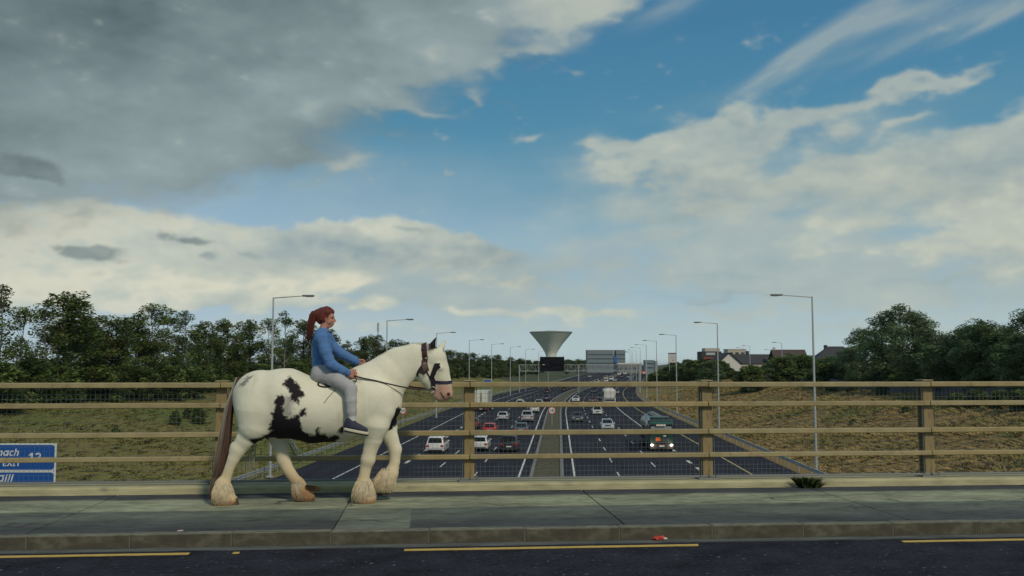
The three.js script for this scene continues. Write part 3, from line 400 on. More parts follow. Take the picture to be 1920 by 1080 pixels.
{
  const d = 330, o = thing('ramp_sign', 'small red and white sign between two posts beside the gantry foot', 'sign', [(1206 - 960) / 1780 * d, ROAD, -d]);
  for (const x of [-1.05, 1.05]) obj('post', bar([x, 0, 0], [x, 9.4, 0], 0.11, 6), poleMat, o);
  obj('crossbar', bar([-1.05, 6.3, 0], [1.05, 6.3, 0], 0.06, 5), poleMat, o);
  const g = obj('board', rbx(1.1, 1.0, 0.06, 0.02, 0, 6.3, 0.1), std([0.62, 0.06, 0.05], 0.5), o); obj('white_bar', bx(0.85, 0.32, 0.03, 0, 6.2, 0.15), std([0.75, 0.72, 0.68], 0.5), g);
  obj('yellow_base', rbx(1.3, 1.0, 0.4, 0.05, 0, 2.2, 0.1), std([0.4, 0.3, 0.1], 0.7), o);
  const e = 262, s = thing('small_blue_sign', 'small blue motorway sign above the parapet near the white truck', 'sign', [(914 - 960) / 1780 * e, ROAD, -e]);
  obj('panel', rbx(2.1, 1.5, 0.06, 0.03, 0, 4.15, 0), std([0.03, 0.1, 0.34], 0.5), s); obj('border', merge([bx(2.1, 0.06, 0.02, 0, 4.87, 0.035), bx(0.06, 1.4, 0.02, 1.02, 4.15, 0.035), bx(0.06, 1.4, 0.02, -1.02, 4.15, 0.035)]), paintWhite, s); for (const x of [-0.7, 0.7]) obj('post', bar([x, 0, -0.08], [x, 4.8, -0.08], 0.06, 6), poleMat, s);
  const f = 350, b = thing('signboard', 'pale signboard on posts beside the third right lamp post', 'sign', [(1260 - 960) / 1780 * f, groundHeight(f, (1260 - 960) / 1780 * f - mX(f)), -f]); const y0 = 2.5 - b.position.y;
  obj('board', rbx(3.1, 3.5, 0.25, 0.04, 0, y0 + 1.8, 0), std([0.5, 0.49, 0.48], 0.7), b); obj('top_edge', bx(3.15, 0.35, 0.3, 0, y0 + 3.45, 0.01), std([0.07, 0.07, 0.1], 0.7), b); obj('emblem', rbx(0.4, 0.5, 0.05, 0.02, 0.2, y0 + 0.9, 0.14), std([0.3, 0.12, 0.1], 0.7), b); obj('text_band', bx(1.6, 0.12, 0.02, 0, y0 + 1.8, 0.132), std([0.42, 0.25, 0.25], 0.7), b); for (const x of [-1.1, 1.1]) obj('post', bar([x, 0, -0.2], [x, y0 + 3.2, -0.2], 0.1, 6), poleMat, b);
  const k = 220, q = thing('blue_road_sign', 'blue-grey back of a road sign above the right hedge', 'sign', [(1513 - 960) / 1780 * k, groundHeight(k, (1513 - 960) / 1780 * k - mX(k)), -k]); const yq = 0.85 - q.position.y;
  obj('panel', rbx(2.7, 1.7, 0.08, 0.03, 0, yq + 0.85, 0), std([0.3, 0.35, 0.39], 0.6), q); obj('stiffener', merge([bx(2.7, 0.06, 0.05, 0, yq + 0.4, 0.06), bx(2.7, 0.06, 0.05, 0, yq + 1.2, 0.06)]), std([0.2, 0.24, 0.27], 0.6), q); for (const x of [-0.9, 0.9]) obj('post', bar([x, 0, 0.1], [x, yq + 1.6, 0.1], 0.07, 6), poleMat, q);
  const m = 400, mm = thing('phone_mast', 'slim grey phone mast rising above the left trees', 'mast', [(709 - 960) / 1780 * m, -3, -m]);
  obj('pole', bar([0, 0, 0], [0, 19.5, 0], 0.3, 8, 0.18), poleMat, mm); obj('antenna', merge([bar([0, 19, 0], [0, 22.4, 0], 0.42, 10), bar([0.0, 18.4, 0], [0, 18.9, 0], 0.3, 8)]), std([0.4, 0.42, 0.42], 0.6), mm);
}
// ---------- buildings ----------
{
  const d = 800, o = thing('water_tower', 'tall concrete funnel shaped water tower beyond the gantry', 'water tower', [(1033 - 960) / 1780 * d, -4, -d]);
  const k = d / 1780, hb = 4 + 1.55, prof = [[10.5, 690], [9.6, 680], [9.5, 672], [9.9, 667], [11.6, 661.5], [14.6, 656], [18.6, 650], [23, 644], [28.4, 637.5], [33.6, 631.5], [37.4, 627], [39.6, 624.2]];
  const pts = prof.map(([r, y]) => new THREE.Vector2(r * k, hb + (685 - y) * k)); pts.unshift(new THREE.Vector2(11 * k, 0)); const curve = new THREE.SplineCurve(pts);
  const cm = tex(512, 256, (u, v) => { const n = fbm(Math.sin(u * 6.283) * 4, Math.cos(u * 6.283) * 4 + 8, v * 3, 5), s = fbm(u * 60, v * 1.2, 6.1, 4); const g = 0.74 + n * 0.08 + s * 0.07; return [g * 0.96, g, g * 0.88]; });
  obj('bowl', new THREE.LatheGeometry(curve.getPoints(60), 64), std(0xffffff, 0.9, { map: cm, side: THREE.DoubleSide }), o);
  obj('rim', new THREE.LatheGeometry([[40.1, 624.4], [40.3, 622.6], [39.2, 622.4], [38.4, 624]].map(([r, y]) => new THREE.Vector2(r * k, hb + (685 - y) * k)), 64), std([0.2, 0.2, 0.18], 0.9, { side: THREE.DoubleSide }), o);
  obj('roof', new THREE.CylinderGeometry(8 * k, 39.2 * k, 1.3, 48).translate(0, hb + 62.2 * k + 0.4, 0), std([0.26, 0.26, 0.22], 0.9), o);
}
{
  const d = 700, s = d / 1780, o = thing('office_building', 'blue-grey block building with a narrow blue sign between its two wings', 'building', [(1136 - 960) * s, -4, -d]); const X = (px) => (px - 1136) * s, Y = (py) => 4 + 1.55 + (685 - py) * s;
  const r = rng(5), mats = [0, 1, 2].map((i) => std([0.17 + i * 0.008, 0.215 + i * 0.008, 0.235 + i * 0.008], 0.6)), glass = std([0.05, 0.075, 0.09], 0.2, { metalness: 0.1 });
  for (const [a, b, n] of [[1101, 1150.5, 12], [1155, 1172, 4]]) {
    obj('wall', bx(X(b) - X(a) - 0.2, Y(657.5), 16, (X(a) + X(b)) / 2, Y(657.5) / 2, -8.5), mats[0], o);
    const w = (X(b) - X(a)) / n; for (let i = 0; i < n; i++) obj('cladding_panel', rbx(w - 0.09, Y(657) - 4.4, 0.24, 0.03, X(a) + w * (i + 0.5), 4.4 + (Y(657) - 4.4) / 2, -0.3 + (i % 2) * 0.03), mats[Math.floor(r() * 3)], o);
    for (let f = 0; f < 3; f++) obj('window_band', bx(X(b) - X(a) - 0.5, 0.7, 0.1, (X(a) + X(b)) / 2, 7.2 + f * 3.1, -0.13), glass, o);
    obj('parapet', bx(X(b) - X(a) + 0.3, 0.35, 16.6, (X(a) + X(b)) / 2, Y(656.6), -8.4), std([0.42, 0.36, 0.35], 0.7), o);
  }
  obj('link_wall', bx(X(1155) - X(1150.5), Y(666), 8, X(1152.75), Y(666) / 2, -9), std([0.3, 0.33, 0.35], 0.7), o);
  obj('blue_sign', rbx(2.2, Y(667) - Y(680), 0.5, 0.06, X(1153), (Y(667) + Y(680)) / 2, 0.2), std([0.03, 0.1, 0.36], 0.5), o);
  const q = thing('low_building', 'low building with a white roof edge right of the office block', 'building', [(1181 - 960) * 650 / 1780, -4, -650]);
  obj('wall', bx(16, 6.4, 12, 0, 3.2, -6), std([0.2, 0.2, 0.2], 0.8), q); obj('roof', bx(17, 0.9, 13, 0, 6.75, -6), std([0.62, 0.6, 0.6], 0.7), q); obj('red_sign', bx(1.6, 0.8, 0.2, 1, 5.3, 0.12), std([0.45, 0.1, 0.05], 0.6), q); for (let i = 0; i < 5; i++) obj('window', bx(1.6, 1.4, 0.1, -6.2 + i * 3.1, 3.4, 0.04), glass, q);
  const e = thing('grey_block', 'small grey block building in the distance right of the gantry', 'building', [(1217 - 960) * 600 / 1780, -4, -600]);
  obj('wall', bx(5.6, 8.6, 8, 0, 4.3, -4), mats[1], e); obj('annexe', bx(1.8, 8.4, 6, 4.2, 4.2, -3.5), mats[2], e); obj('parapet', bx(5.9, 0.3, 8.3, 0, 8.7, -4), mats[0], e); for (let f = 0; f < 2; f++) obj('window_band', bx(5, 0.8, 0.08, 0, 4 + f * 2.6, 0.04), glass, e);
}
{
  const dark = std([0.035, 0.036, 0.045], 0.8), white = std([0.6, 0.59, 0.54], 0.85), cream = std([0.45, 0.42, 0.36], 0.85), glass = std([0.03, 0.035, 0.045], 0.15), slate = tex(256, 256, (u, v) => { const n = fbm(u * 10, v * 10, 3, 4); const k = 0.04 + n * 0.02; return [k, k, k * 1.15]; }), slateM = std(0xffffff, 0.8, { map: slate });
  const gable = (w, eave, apex, len, x, z) => { const s = new THREE.Shape(); s.moveTo(-w / 2, 0); s.lineTo(w / 2, 0); s.lineTo(w / 2, eave); s.lineTo(0, apex); s.lineTo(-w / 2, eave); s.closePath(); return new THREE.ExtrudeGeometry(s, { depth: len, bevelEnabled: false }).translate(x, 0, z - len); };
  const roof = (w, eave, apex, len, x, z, over = 0.45) => { const k = (apex - eave) / (w / 2), e = w / 2 + over, y = eave - k * over; return merge([-1, 1].map((sd) => slab(sd > 0 ? [[x, apex, z + over], [x + e, y, z + over], [x + e, y, z - len - over], [x, apex, z - len - over]] : [[x, apex, z - len - over], [x - e, y, z - len - over], [x - e, y, z + over], [x, apex, z + over]], 0.22))); };
  { // white gabled house with a long dark roof behind
    const d = 300, o = thing('gabled_house', 'white gabled house with dark roofs above the right hedge', 'house', [(1366 - 960) / 1780 * d, -3, -d], 0.12);
    obj('wall', gable(7.4, 5.2, 8.4, 9, 0, 0), white, o); obj('roof', roof(7.4, 5.2, 8.4, 9, 0, 0), slateM, o); const w = obj('window', bx(1.0, 1.3, 0.08, -0.4, 4.6, 0.04), glass, o); obj('frame', merge([bx(1.15, 0.08, 0.1, -0.4, 5.27, 0.05), bx(1.15, 0.08, 0.1, -0.4, 3.93, 0.05), bx(0.06, 1.3, 0.1, -0.4, 4.6, 0.06)]), white, w);
    obj('rear_wing', bx(14, 5.2, 7, 9, 2.6, -8), cream, o); obj('rear_roof', merge([slab([[1, 5.0, -4.2], [17, 5.0, -4.2], [17, 8.0, -8], [1, 8.0, -8]], 0.2), slab([[17, 5.0, -11.8], [1, 5.0, -11.8], [1, 8.0, -8], [17, 8.0, -8]], 0.2)]), slateM, o); obj('chimney', bx(0.9, 1.6, 0.7, 9, 8.4, -8), dark, o);
  }
  { const d = 360, s = d / 1780, o = thing('dark_clad_building', 'dark clad building with a pale upper floor behind the gabled house', 'building', [(1333 - 960) * s, -3, -d]); const Y = (p) => 4.55 + (685 - p) * s, X = (p) => (p - 1333) * s;
    obj('wall', bx(X(1352) - X(1315), Y(659), 9, (X(1352) + X(1315)) / 2, Y(659) / 2, -4.6), dark, o); obj('upper_floor', bx(X(1350) - X(1322), 1.3, 6, (X(1350) + X(1322)) / 2, Y(656), -4), cream, o); obj('window', bx(X(1340) - X(1323), 0.9, 0.1, (X(1340) + X(1323)) / 2, Y(663.5), -0.04), std([0.42, 0.45, 0.45], 0.3), o); obj('red_roof', bx(X(1334) - X(1316), 0.8, 3, (X(1334) + X(1316)) / 2, Y(671.5), 1), std([0.2, 0.05, 0.035], 0.8), o);
    const b = thing('pale_flat_building', 'pale flat roofed building right behind the gabled house', 'building', [(1381 - 960) * s * 1.1, -3, -d * 1.1]); obj('wall', bx(7.6, 11.1, 8, 0, 5.5, -4), cream, b); obj('parapet', bx(7.9, 0.3, 8.3, 0, 11.2, -4), std([0.5, 0.42, 0.4], 0.8), b); for (let i = 0; i < 3; i++) obj('window', bx(1.4, 1.3, 0.08, -2.4 + i * 2.4, 9.3, 0.04), glass, b); }
  { const d = 250, o = thing('hip_roofed_house', 'house with a dark hipped roof beside the right trees', 'house', [86, -3, -d], -0.1); obj('wall', bx(11, 6.2, 8, 0, 3.1, -4), cream, o); const e = 6, f = 4.6; const P = [[-e, 6.1, 0.6], [e, 6.1, 0.6], [e, 6.1, -8.6], [-e, 6.1, -8.6], [-2, 9.6, -4], [2, 9.6, -4]];
    obj('roof', tri(P.flat(), [0, 1, 5, 0, 5, 4, 1, 2, 5, 2, 3, 4, 2, 4, 5, 3, 0, 4, 0, 2, 1, 0, 3, 2]).toNonIndexed(), slateM, o); o.children[1].geometry.computeVertexNormals(); obj('chimney', bx(0.8, 1.5, 0.8, -2.6, 9.2, -4), dark, o); for (const x of [-3.4, 0, 3.4]) { const w = obj('window', bx(1.1, 1.3, 0.08, x, 4.4, 0.04), glass, o); obj('frame', bx(1.3, 0.1, 0.1, x, 5.1, 0.05), white, w); }
    const h = thing('far_house', 'house with a long brown roof ridge far behind the right hedge', 'house', [88, -3, -300]); obj('wall', bx(10, 6.2, 7, 0, 3.1, -3.5), cream, h); obj('roof', merge([slab([[-5.4, 6, 0.4], [5.4, 6, 0.4], [5.4, 9.4, -3.5], [-5.4, 9.4, -3.5]], 0.2), slab([[5.4, 6, -7.4], [-5.4, 6, -7.4], [-5.4, 9.4, -3.5], [5.4, 9.4, -3.5]], 0.2)]), std([0.07, 0.045, 0.04], 0.8), h); obj('chimney', bx(0.7, 1.3, 0.7, -4.4, 9.6, -3.5), cream, h); }
  // panel fence along the top of the right bank
  const fm = [0, 1, 2].map((i) => std([0.075 + i * 0.012, 0.07 + i * 0.012, 0.085 + i * 0.012], 0.9)), o = thing('panel_fence', 'weathered grey panel fence along the top of the right bank', 'fence'); const pg = bx(2.36, 1.7, 0.05, 0, 0.85, 0), pp = bx(0.12, 1.85, 0.12, 0, 0.92, 0), r = rng(31);
  for (let d = 84; d < 300; d += 2.42) { const t = 49.5 + Math.sin(d * 0.03) * 1.2, t2 = 49.5 + Math.sin((d + 2.42) * 0.03) * 1.2, a = G(d, t), b = G(d + 2.42, t2); const m = obj('fence_panel', pg, fm[Math.floor(r() * 3)], o); m.position.set((a[0] + b[0]) / 2, Math.min(a[1], b[1]) - 0.05, (a[2] + b[2]) / 2); m.rotation.y = Math.atan2(-(b[2] - a[2]), b[0] - a[0]); const q = obj('fence_post', pp, fm[0], o); q.position.set(a[0], a[1] - 0.1, a[2]); }
}

// ---------- trees, hedges, grass ----------
const leafMat = (name) => { const m = new THREE.MeshPhysicalMaterial({ color: 0xffffff, roughness: 0.95, vertexColors: true, side: THREE.DoubleSide, transmission: 0.42, thickness: 0 }); m.specularIntensity = 0.25; return m; };
const LEAF = leafMat();
const barkDark = std([0.045, 0.04, 0.03], 0.95), barkPale = std([0.2, 0.2, 0.165], 0.9);
// one kind of tree, 10 m tall, foot at the origin: trunk with limbs, and a crown of leaf sprays gathered in clumps
function treeShape(seed, o) {
  const r = rng(seed), limbs = [], clumps = [];
  const lean = (r() - 0.5) * 0.5, top = [lean, 8.6, (r() - 0.5) * 0.5], at = (h) => [lean * (h / 8.6) + Math.sin(h * 0.7 + seed) * 0.12, h, top[2] * (h / 8.6) + Math.cos(h * 0.6 + seed) * 0.12];
  const n = 7, R = o.trunk; for (let i = 0; i < n; i++) limbs.push(bar(at(8.6 * i / n), at(8.6 * (i + 1) / n), R * (1 - 0.8 * i / n), 7, R * (1 - 0.8 * (i + 1) / n)));
  const env = (h) => { const k = clamp((h - o.base) / (10 - o.base)); return o.wide * Math.pow(Math.sin(Math.PI * Math.pow(clamp(k * 0.94 + 0.03), o.skew)), 0.75); };
  for (let i = 0; i < o.limbs; i++) {
    const h = mix(o.base * 0.8, 8.2, Math.pow((i + r()) / o.limbs, 0.9)), a = r() * 6.283, e = env(h + 1) * (0.55 + r() * 0.5), p0 = at(h), p1 = [p0[0] + Math.cos(a) * e, Math.min(9.8, h + 0.5 + r() * 1.4), p0[2] + Math.sin(a) * e], pm = [mix(p0[0], p1[0], 0.5), mix(p0[1], p1[1], 0.4), mix(p0[2], p1[2], 0.5)];
    const w = 0.09 * (1 - h / 12); limbs.push(bar(p0, pm, w, 5, w * 0.7), bar(pm, p1, w * 0.7, 4, w * 0.25));
    clumps.push([...p1, 0.5 + r() * 0.5 * o.fat]); if (r() < 0.75) clumps.push([pm[0] + (r() - 0.5) * 0.8, pm[1] + 0.3 + r() * 0.5, pm[2] + (r() - 0.5) * 0.8, 0.4 + r() * 0.5 * o.fat]);
  }
  for (let i = 0; i < o.clumps; i++) { const h = mix(o.base, 9.7, r()), a = r() * 6.283, e = env(h) * Math.sqrt(0.25 + 0.75 * r()); const p = at(Math.min(h, 8.6)); clumps.push([p[0] + Math.cos(a) * e, h, p[2] + Math.sin(a) * e, (0.45 + r() * 0.6) * o.fat]); }
  for (let i = 0; i < o.tips; i++) { const a = r() * 6.283, e = r() * 0.55 * o.wide; const p = [lean + Math.cos(a) * e, 9.2 + r() * 0.9 - e * 0.35, top[2] + Math.sin(a) * e]; limbs.push(bar(at(8.2), p, 0.035, 4, 0.015)); clumps.push([...p, 0.22 + r() * 0.25]); }
  const P = [], C = [], N = [];
  for (const [cx, cy, cz, cr] of clumps) {
    const tone = (0.45 + r() * 1.1), warm = r(), base = mix3(o.c0, o.c1, warm);
    const m = Math.round(o.leaves * cr * cr * 3.2);
    for (let i = 0; i < m; i++) {
      const u = r() * 2 - 1, a = r() * 6.283, q = Math.cbrt(0.15 + 0.85 * r()) * cr, s = Math.sqrt(1 - u * u);
      const x = cx + Math.cos(a) * s * q * 1.15, y = cy + u * q * 0.75, z = cz + Math.sin(a) * s * q * 1.15;
      const L = o.leaf * (0.6 + r() * 0.8), b = r() * 6.283, tilt = (r() - 0.5) * 1.6, ex = [Math.cos(b) * L, Math.sin(tilt) * L * 0.7, Math.sin(b) * L], f = [-Math.sin(b) * L * 0.55, (r() - 0.5) * L * 0.9, Math.cos(b) * L * 0.55];
      P.push(x - ex[0], y - ex[1], z - ex[2], x + f[0], y + f[1], z + f[2], x + ex[0], y + ex[1], z + ex[2], x - ex[0], y - ex[1], z - ex[2], x + ex[0], y + ex[1], z + ex[2], x - f[0] * 0.8, y - f[1] * 0.8, z - f[2] * 0.8);
      const k = tone * (0.7 + r() * 0.6); for (let j = 0; j < 6; j++) C.push(base[0] * k, base[1] * k, base[2] * k);
    }
  }
  const g = new THREE.BufferGeometry(); g.setAttribute('position', new THREE.Float32BufferAttribute(P, 3)); g.setAttribute('color', new THREE.Float32BufferAttribute(C, 3)); g.computeVertexNormals();
  return [merge(limbs), g];
}
const OLIVE0 = [0.066, 0.118, 0.028], OLIVE1 = [0.16, 0.185, 0.04], FRESH0 = [0.095, 0.18, 0.06], FRESH1 = [0.19, 0.24, 0.065], GREY1 = [0.22, 0.29, 0.15];
const KINDS = {
  dense: [1, 2, 3].map((s) => treeShape(s * 11, { trunk: 0.2, base: 1.2, wide: 2.9, skew: 0.85, limbs: 18, clumps: 46, tips: 14, fat: 0.95, leaves: 62, leaf: 0.15, c0: OLIVE0, c1: OLIVE1 })),
  open: [1, 2, 3].map((s) => treeShape(s * 17 + 3, { trunk: 0.13, base: 3.0, wide: 2.0, skew: 0.72, limbs: 15, clumps: 12, tips: 10, fat: 0.8, leaves: 50, leaf: 0.135, c0: OLIVE0, c1: FRESH1 })),
  willow: [1, 2, 3].map((s) => treeShape(s * 23 + 5, { trunk: 0.22, base: 0.7, wide: 3.3, skew: 0.95, limbs: 18, clumps: 60, tips: 15, fat: 1.05, leaves: 58, leaf: 0.145, c0: FRESH0, c1: GREY1 })),
  bush: [1, 2, 3].map((s) => treeShape(s * 29 + 7, { trunk: 0.3, base: 0.3, wide: 5.2, skew: 0.9, limbs: 14, clumps: 80, tips: 10, fat: 1.9, leaves: 18, leaf: 0.42, c0: OLIVE0, c1: FRESH1 })),
};
const protos = {};
function plant(kind, v, pos, h, wide, turn, name, label, cat, group) {
  const key = kind + v + name; let o;
  if (!protos[key]) { o = new THREE.Group(); obj(kind === 'bush' ? 'stem' : 'trunk', KINDS[kind][v][0], kind === 'open' ? barkPale : barkDark, o); obj(kind === 'bush' ? 'foliage' : 'crown', KINDS[kind][v][1], LEAF, o); protos[key] = o; }
  else o = protos[key].clone();
  o.name = numbered(name); scene.add(o); o.position.set(...pos); o.rotation.y = turn; o.scale.set(h / 10 * wide, h / 10, h / 10 * wide); o.userData = {}; return tag(o, label, cat, group);
}
{
  const r = rng(2024);
  // [d, t, top height] of the trees that shape the skyline, then the belt behind and the bushes at its foot
  const left = [[[79.5,-47.0,7.13], 'open', 0], [[85.3,-49.0,8.69], 'open', 0.9], [[90.4,-50.0,7.18], 'open', 0.9], [[94.4,-50.0,7.85], 'open', 0.9], [[101.2,-51.0,9.51], 'dense', 1.15], [[109.4,-52.0,7.50], 'dense', 1], [[109.6,-50.0,7.26], 'dense', 0.9], [[117.7,-51.0,8.08], 'dense', 0.9], [[121.6,-51.0,9.53], 'open', 1.0], [[129.1,-52.0,9.01], 'open', 1.1], [[132.9,-51.0,9.07], 'open', 1.05], [[142.9,-52.0,8.36], 'dense', 0.9], [[149.3,-51.0,8.83], 'dense', 0.9], [[163.2,-52.0,9.50], 'dense', 1], [[167.1,-50.0,9.89], 'open', 0.9], [[180.5,-51.0,11.57], 'open', 1.0], [[193.6,-51.0,10.99], 'dense', 1], [[209.4,-51.0,10.11], 'dense', 1], [[224.4,-50.0,7.20], 'open', 1.1], [[241.2,-50.0,8.97], 'dense', 1.1], [[255.1,-50.0,9.97], 'dense', 1.15], [[273.6,-50.0,9.05], 'dense', 1.1], [[290.2,-49.0,8.85], 'dense', 1.2], [[313.5,-49.0,8.03], 'dense', 1.2], [[330.0,-48.0,7.64], 'dense', 1.2], [[343.1,-46.0,7.30], 'dense', 1.25], [[355.7,-44.0,6.52], 'dense', 1.3], [[368.5,-42.0,6.49], 'dense', 1.3], [[387.9,-41.0,5.88], 'dense', 1.3], [[410.0,-40.0,6.36], 'dense', 1.3], [[440.2,-40.0,5.48], 'dense', 1.3], [[473.4,-40.0,5.25], 'dense', 1.3], [[505.9,-40.0,4.66], 'dense', 1.3]];
  const LL = { dense: 'dense dark green tree in the belt left of the motorway', open: 'thin pale-stemmed tree with gaps in its crown, left of the motorway' };
  const own = { 1: 'tall thin tree with bare pale stem at the left picture edge', 4: 'broad tall dark tree rising above its neighbours at far left', 8: 'slim tree with a tufted top standing above the left belt', 15: 'thin tree just behind the rider, beside the first left lamp post', 18: 'sparse small tree in the gap right of the rider', 20: 'round-topped dark tree under the phone mast' };
  left.forEach(([[d, t, top], kind, w], i) => { const g = G(d, t, -0.2), h = Math.max(5, (top - g[1]) * (kind === 'open' ? 1.0 : 0.99)); plant(kind, i % 3, g, h, w * (h > 14 ? 0.85 : 1), r() * 6.28, 'roadside_tree', own[i] || LL[kind], 'tree', own[i] ? null : kind === 'dense' ? 'dense trees left of the motorway' : 'thin trees left of the motorway'); });
  for (let d = 70, i = 0; d < 420; d += 7 + r() * 5 + d * 0.012, i++) { const t = -57 - r() * 5, g = G(d, t, -0.2), h = 7.6 + r() * 2.6 - (d < 110 ? 2 : 0); plant('dense', i % 3, g, h, 1.15, r() * 6.28, 'roadside_tree', 'dense dark tree in the back row of the left belt', 'tree', 'back row of trees in the left belt'); }
  for (let d = 72, i = 0; d < 330; d += 4.2 + r() * 2.5 + d * 0.008, i++) { const t = -47.2 - r() * 2.5, g = G(d, t, -0.15); plant('bush', i % 3, g, 2.6 + r() * 2.2, 0.85 + r() * 0.25, r() * 6.28, 'bush', 'dark bush in the undergrowth at the foot of the left trees', 'bush', 'undergrowth bushes below the left trees'); }
  for (let d = 235, i = 0; d < 560; d += 6 + r() * 4, i++) { const t = mix(-45, -38, clamp((d - 250) / 200)) - r() * 3, g = G(d, t, -0.15); plant('bush', i % 3, g, 3.2 + r() * 2.2, 1.0, r() * 6.28, 'bush', 'far dark bush at the foot of the distant left trees', 'bush', 'far bushes below the left trees'); }
  for (const [p, h, label] of [[[100.8,-37.0,-4.89], 1.9, 'dark shrub on the left grass bank beside the first parapet post'], [[103.1,-39.0,-5.03], 1.3, 'small shrub left of the dark shrub on the left bank'], [[97.2,-38.0,-4.76], 1.5, 'thin sapling on the left grass bank'], [[79.9,-36.0,-3.82], 0.9, 'tiny lone shrub in the middle of the left grass bank']]) plant('bush', 1, G(p[0], p[1], -0.05), h, 0.75, r() * 6, 'bank_shrub', label, 'bush');
  const right = [[[170.2,50.0,3.17], 1.15], [[164.5,51.0,4.77], 1.1], [[158.2,52.0,7.48], 1.15], [[147.7,51.0,8.91], 0.95], [[145.2,53.0,10.75], 0.9], [[131.1,50.0,8.68], 1.0], [[127.7,51.0,6.20], 1.3], [[126.5,53.0,5.44], 1.4], [[118.8,52.0,6.41], 1.0], [[112.6,51.0,6.78], 1.0], [[112.8,53.0,6.54], 1.0], [[102.2,50.0,4.81], 1.1], [[103.2,52.0,7.40], 1.0], [[97.8,52.0,6.76], 1.1], [[121.9,50.0,5.30], 1.25], [[118.7,51.0,5.87], 1.2], [[110.6,51.0,6.32], 1.1], [[108.1,52.0,5.60], 1.15]];
  const ro = { 4: 'tallest bushy tree on the right, with a pointed tip', 9: 'broad pale green tree right of the fourth parapet post', 12: 'leafy tree cut by the right picture edge' };
  right.forEach(([[d, t, top], w], i) => { const g = G(d, t, -0.2), h = top - g[1]; plant('willow', i % 3, g, h, w, r() * 6.28, 'bushy_tree', ro[i] || 'green bushy tree in the clump on the right', 'tree', ro[i] ? null : 'bushy trees on the right bank'); });
  for (let d = 84, i = 0; d < 185; d += 7 + r() * 4, i++) { const t = 57 + r() * 6, g = G(d, t, -0.2); plant('willow', (i + 1) % 3, g, 7 + r() * 2.2, 1.1, r() * 6.28, 'bushy_tree', 'green bushy tree in the back row on the right', 'tree', 'back row of bushy trees on the right'); }
  for (let d = 80, i = 0; d < 175; d += 4.5 + r() * 2.5, i++) { const t = 51 + r() * 2, g = G(d, t, -0.15); plant('bush', i % 3, g, 2.8 + r() * 1.6, 0.9, r() * 6.28, 'bush', 'dark bush behind the panel fence on the right', 'bush', 'bushes behind the panel fence'); }
  [[[103.4,44.0,-4.59], 1.6, 1.2], [[100.4,45.0,-4.30], 1.9, 1.3], [[95.5,45.0,-3.91], 1.8, 1.3], [[91.1,45.0,-3.56], 2.0, 1.3], [[247.6,41.0,-6.31], 1.5, 0.9], [[226.6,41.0,-5.89], 1.2, 0.9], [[157.5,46.0,-3.71], 1.4, 1.2], [[146.1,46.0,-3.57], 1.6, 1.2], [[132.9,46.0,-3.26], 1.5, 1.2], [[107.5,40.0,-5.61], 0.8, 1.1], [[107.6,34.0,-7.58], 0.6, 1.2]].forEach(([p, h, w], i) => plant('bush', i % 3, G(p[0], p[1], -0.1), h, w, r() * 6, 'bank_shrub', 'low dark shrub in the dry grass of the right bank', 'bush', 'low shrubs on the right bank'));
  // hedge of shrubs on the right between the tall trees and the gantry
  const hedge = [[1228, 700], [1240, 692], [1256, 689], [1272, 684], [1288, 683], [1302, 678], [1318, 676], [1334, 678], [1348, 678], [1362, 690], [1378, 696], [1398, 694], [1416, 690], [1432, 690], [1450, 692], [1468, 692], [1484, 690], [1500, 694], [1518, 693], [1536, 690], [1552, 684]];
  hedge.forEach(([px, py], i) => { const d = 170 + (1552 - px) * 0.62, X = (px - 960) / 1780 * d, t = X - mX(d), g = G(d, t, -0.2), h = 1.55 + (685 - py) / 1780 * d - g[1]; plant('bush', i % 3, g, Math.max(2, h), clamp(9 / h * 0.75, 0.7, 1.5), r() * 6.28, 'hedge_shrub', 'dark green shrub in the long hedge right of the motorway', 'shrub', 'shrubs of the hedge on the right'); });
  [[1405, 688], [1440, 678], [1462, 672], [1478, 668], [1512, 668], [1534, 674], [1550, 672]].forEach(([px, py], i) => { const d = 196 + i, X = (px - 960) / 1780 * d, t = X - mX(d), g = G(d, t, -0.2); plant(i % 2 ? 'willow' : 'bush', i % 3, g, 1.55 + (685 - py) / 1780 * d - g[1], 1.05, r() * 6.28, 'hedge_shrub', 'taller shrub in the second row of the hedge on the right', 'shrub', 'second row of the hedge on the right'); });
  for (const [px, py, lab] of [[1498, 664, 'pale green tree above the hedge left of the road sign back'], [1484, 662, 'grey-green rounded tree above the hedge'], [1330, 676, 'dark tree in front of the dark clad building']]) { const d = 215, X = (px - 960) / 1780 * d, t = X - mX(d), g = G(d, t, -0.2); plant('willow', 1, g, 1.55 + (685 - py) / 1780 * d - g[1], 1.25, r() * 6, 'hedge_tree', lab, 'tree'); }
  for (const [px, py, d, lab] of [[1085, 673, 560, 'round dark tree between the water tower and the office building'], [1062, 680, 560, 'low dark tree right of the message sign'], [1006, 676, 520, 'dark tree just left of the message sign']]) { const X = (px - 960) / 1780 * d; plant('dense', 1, [X, -4, -d], 1.55 + (685 - py) / 1780 * d + 4, 1.4, 1, 'distant_tree', lab, 'tree'); }
  { // far woods that read as one mass
    const g = KINDS.bush[0][1], n = 260, m = new THREE.InstancedMesh(g, LEAF, n), q = new THREE.Object3D(); m.name = 'distant_woods';
    for (let i = 0; i < n; i++) { const k = i / n, d = 620 + r() * 700, X = k < 0.5 ? mX(d) - 30 - r() * 260 : mX(d) + 40 + r() * 330; q.position.set(X, ROAD + rise(d) - 1, -d); q.rotation.y = r() * 6; const h = 5 + r() * 4; q.scale.set(h / 7, h / 10, h / 7); q.updateMatrix(); m.setMatrixAt(i, q.matrix); }
    scene.add(m); tag(m, 'distant dark woods on both sides of the far motorway', null, null, 'stuff');
  }
}
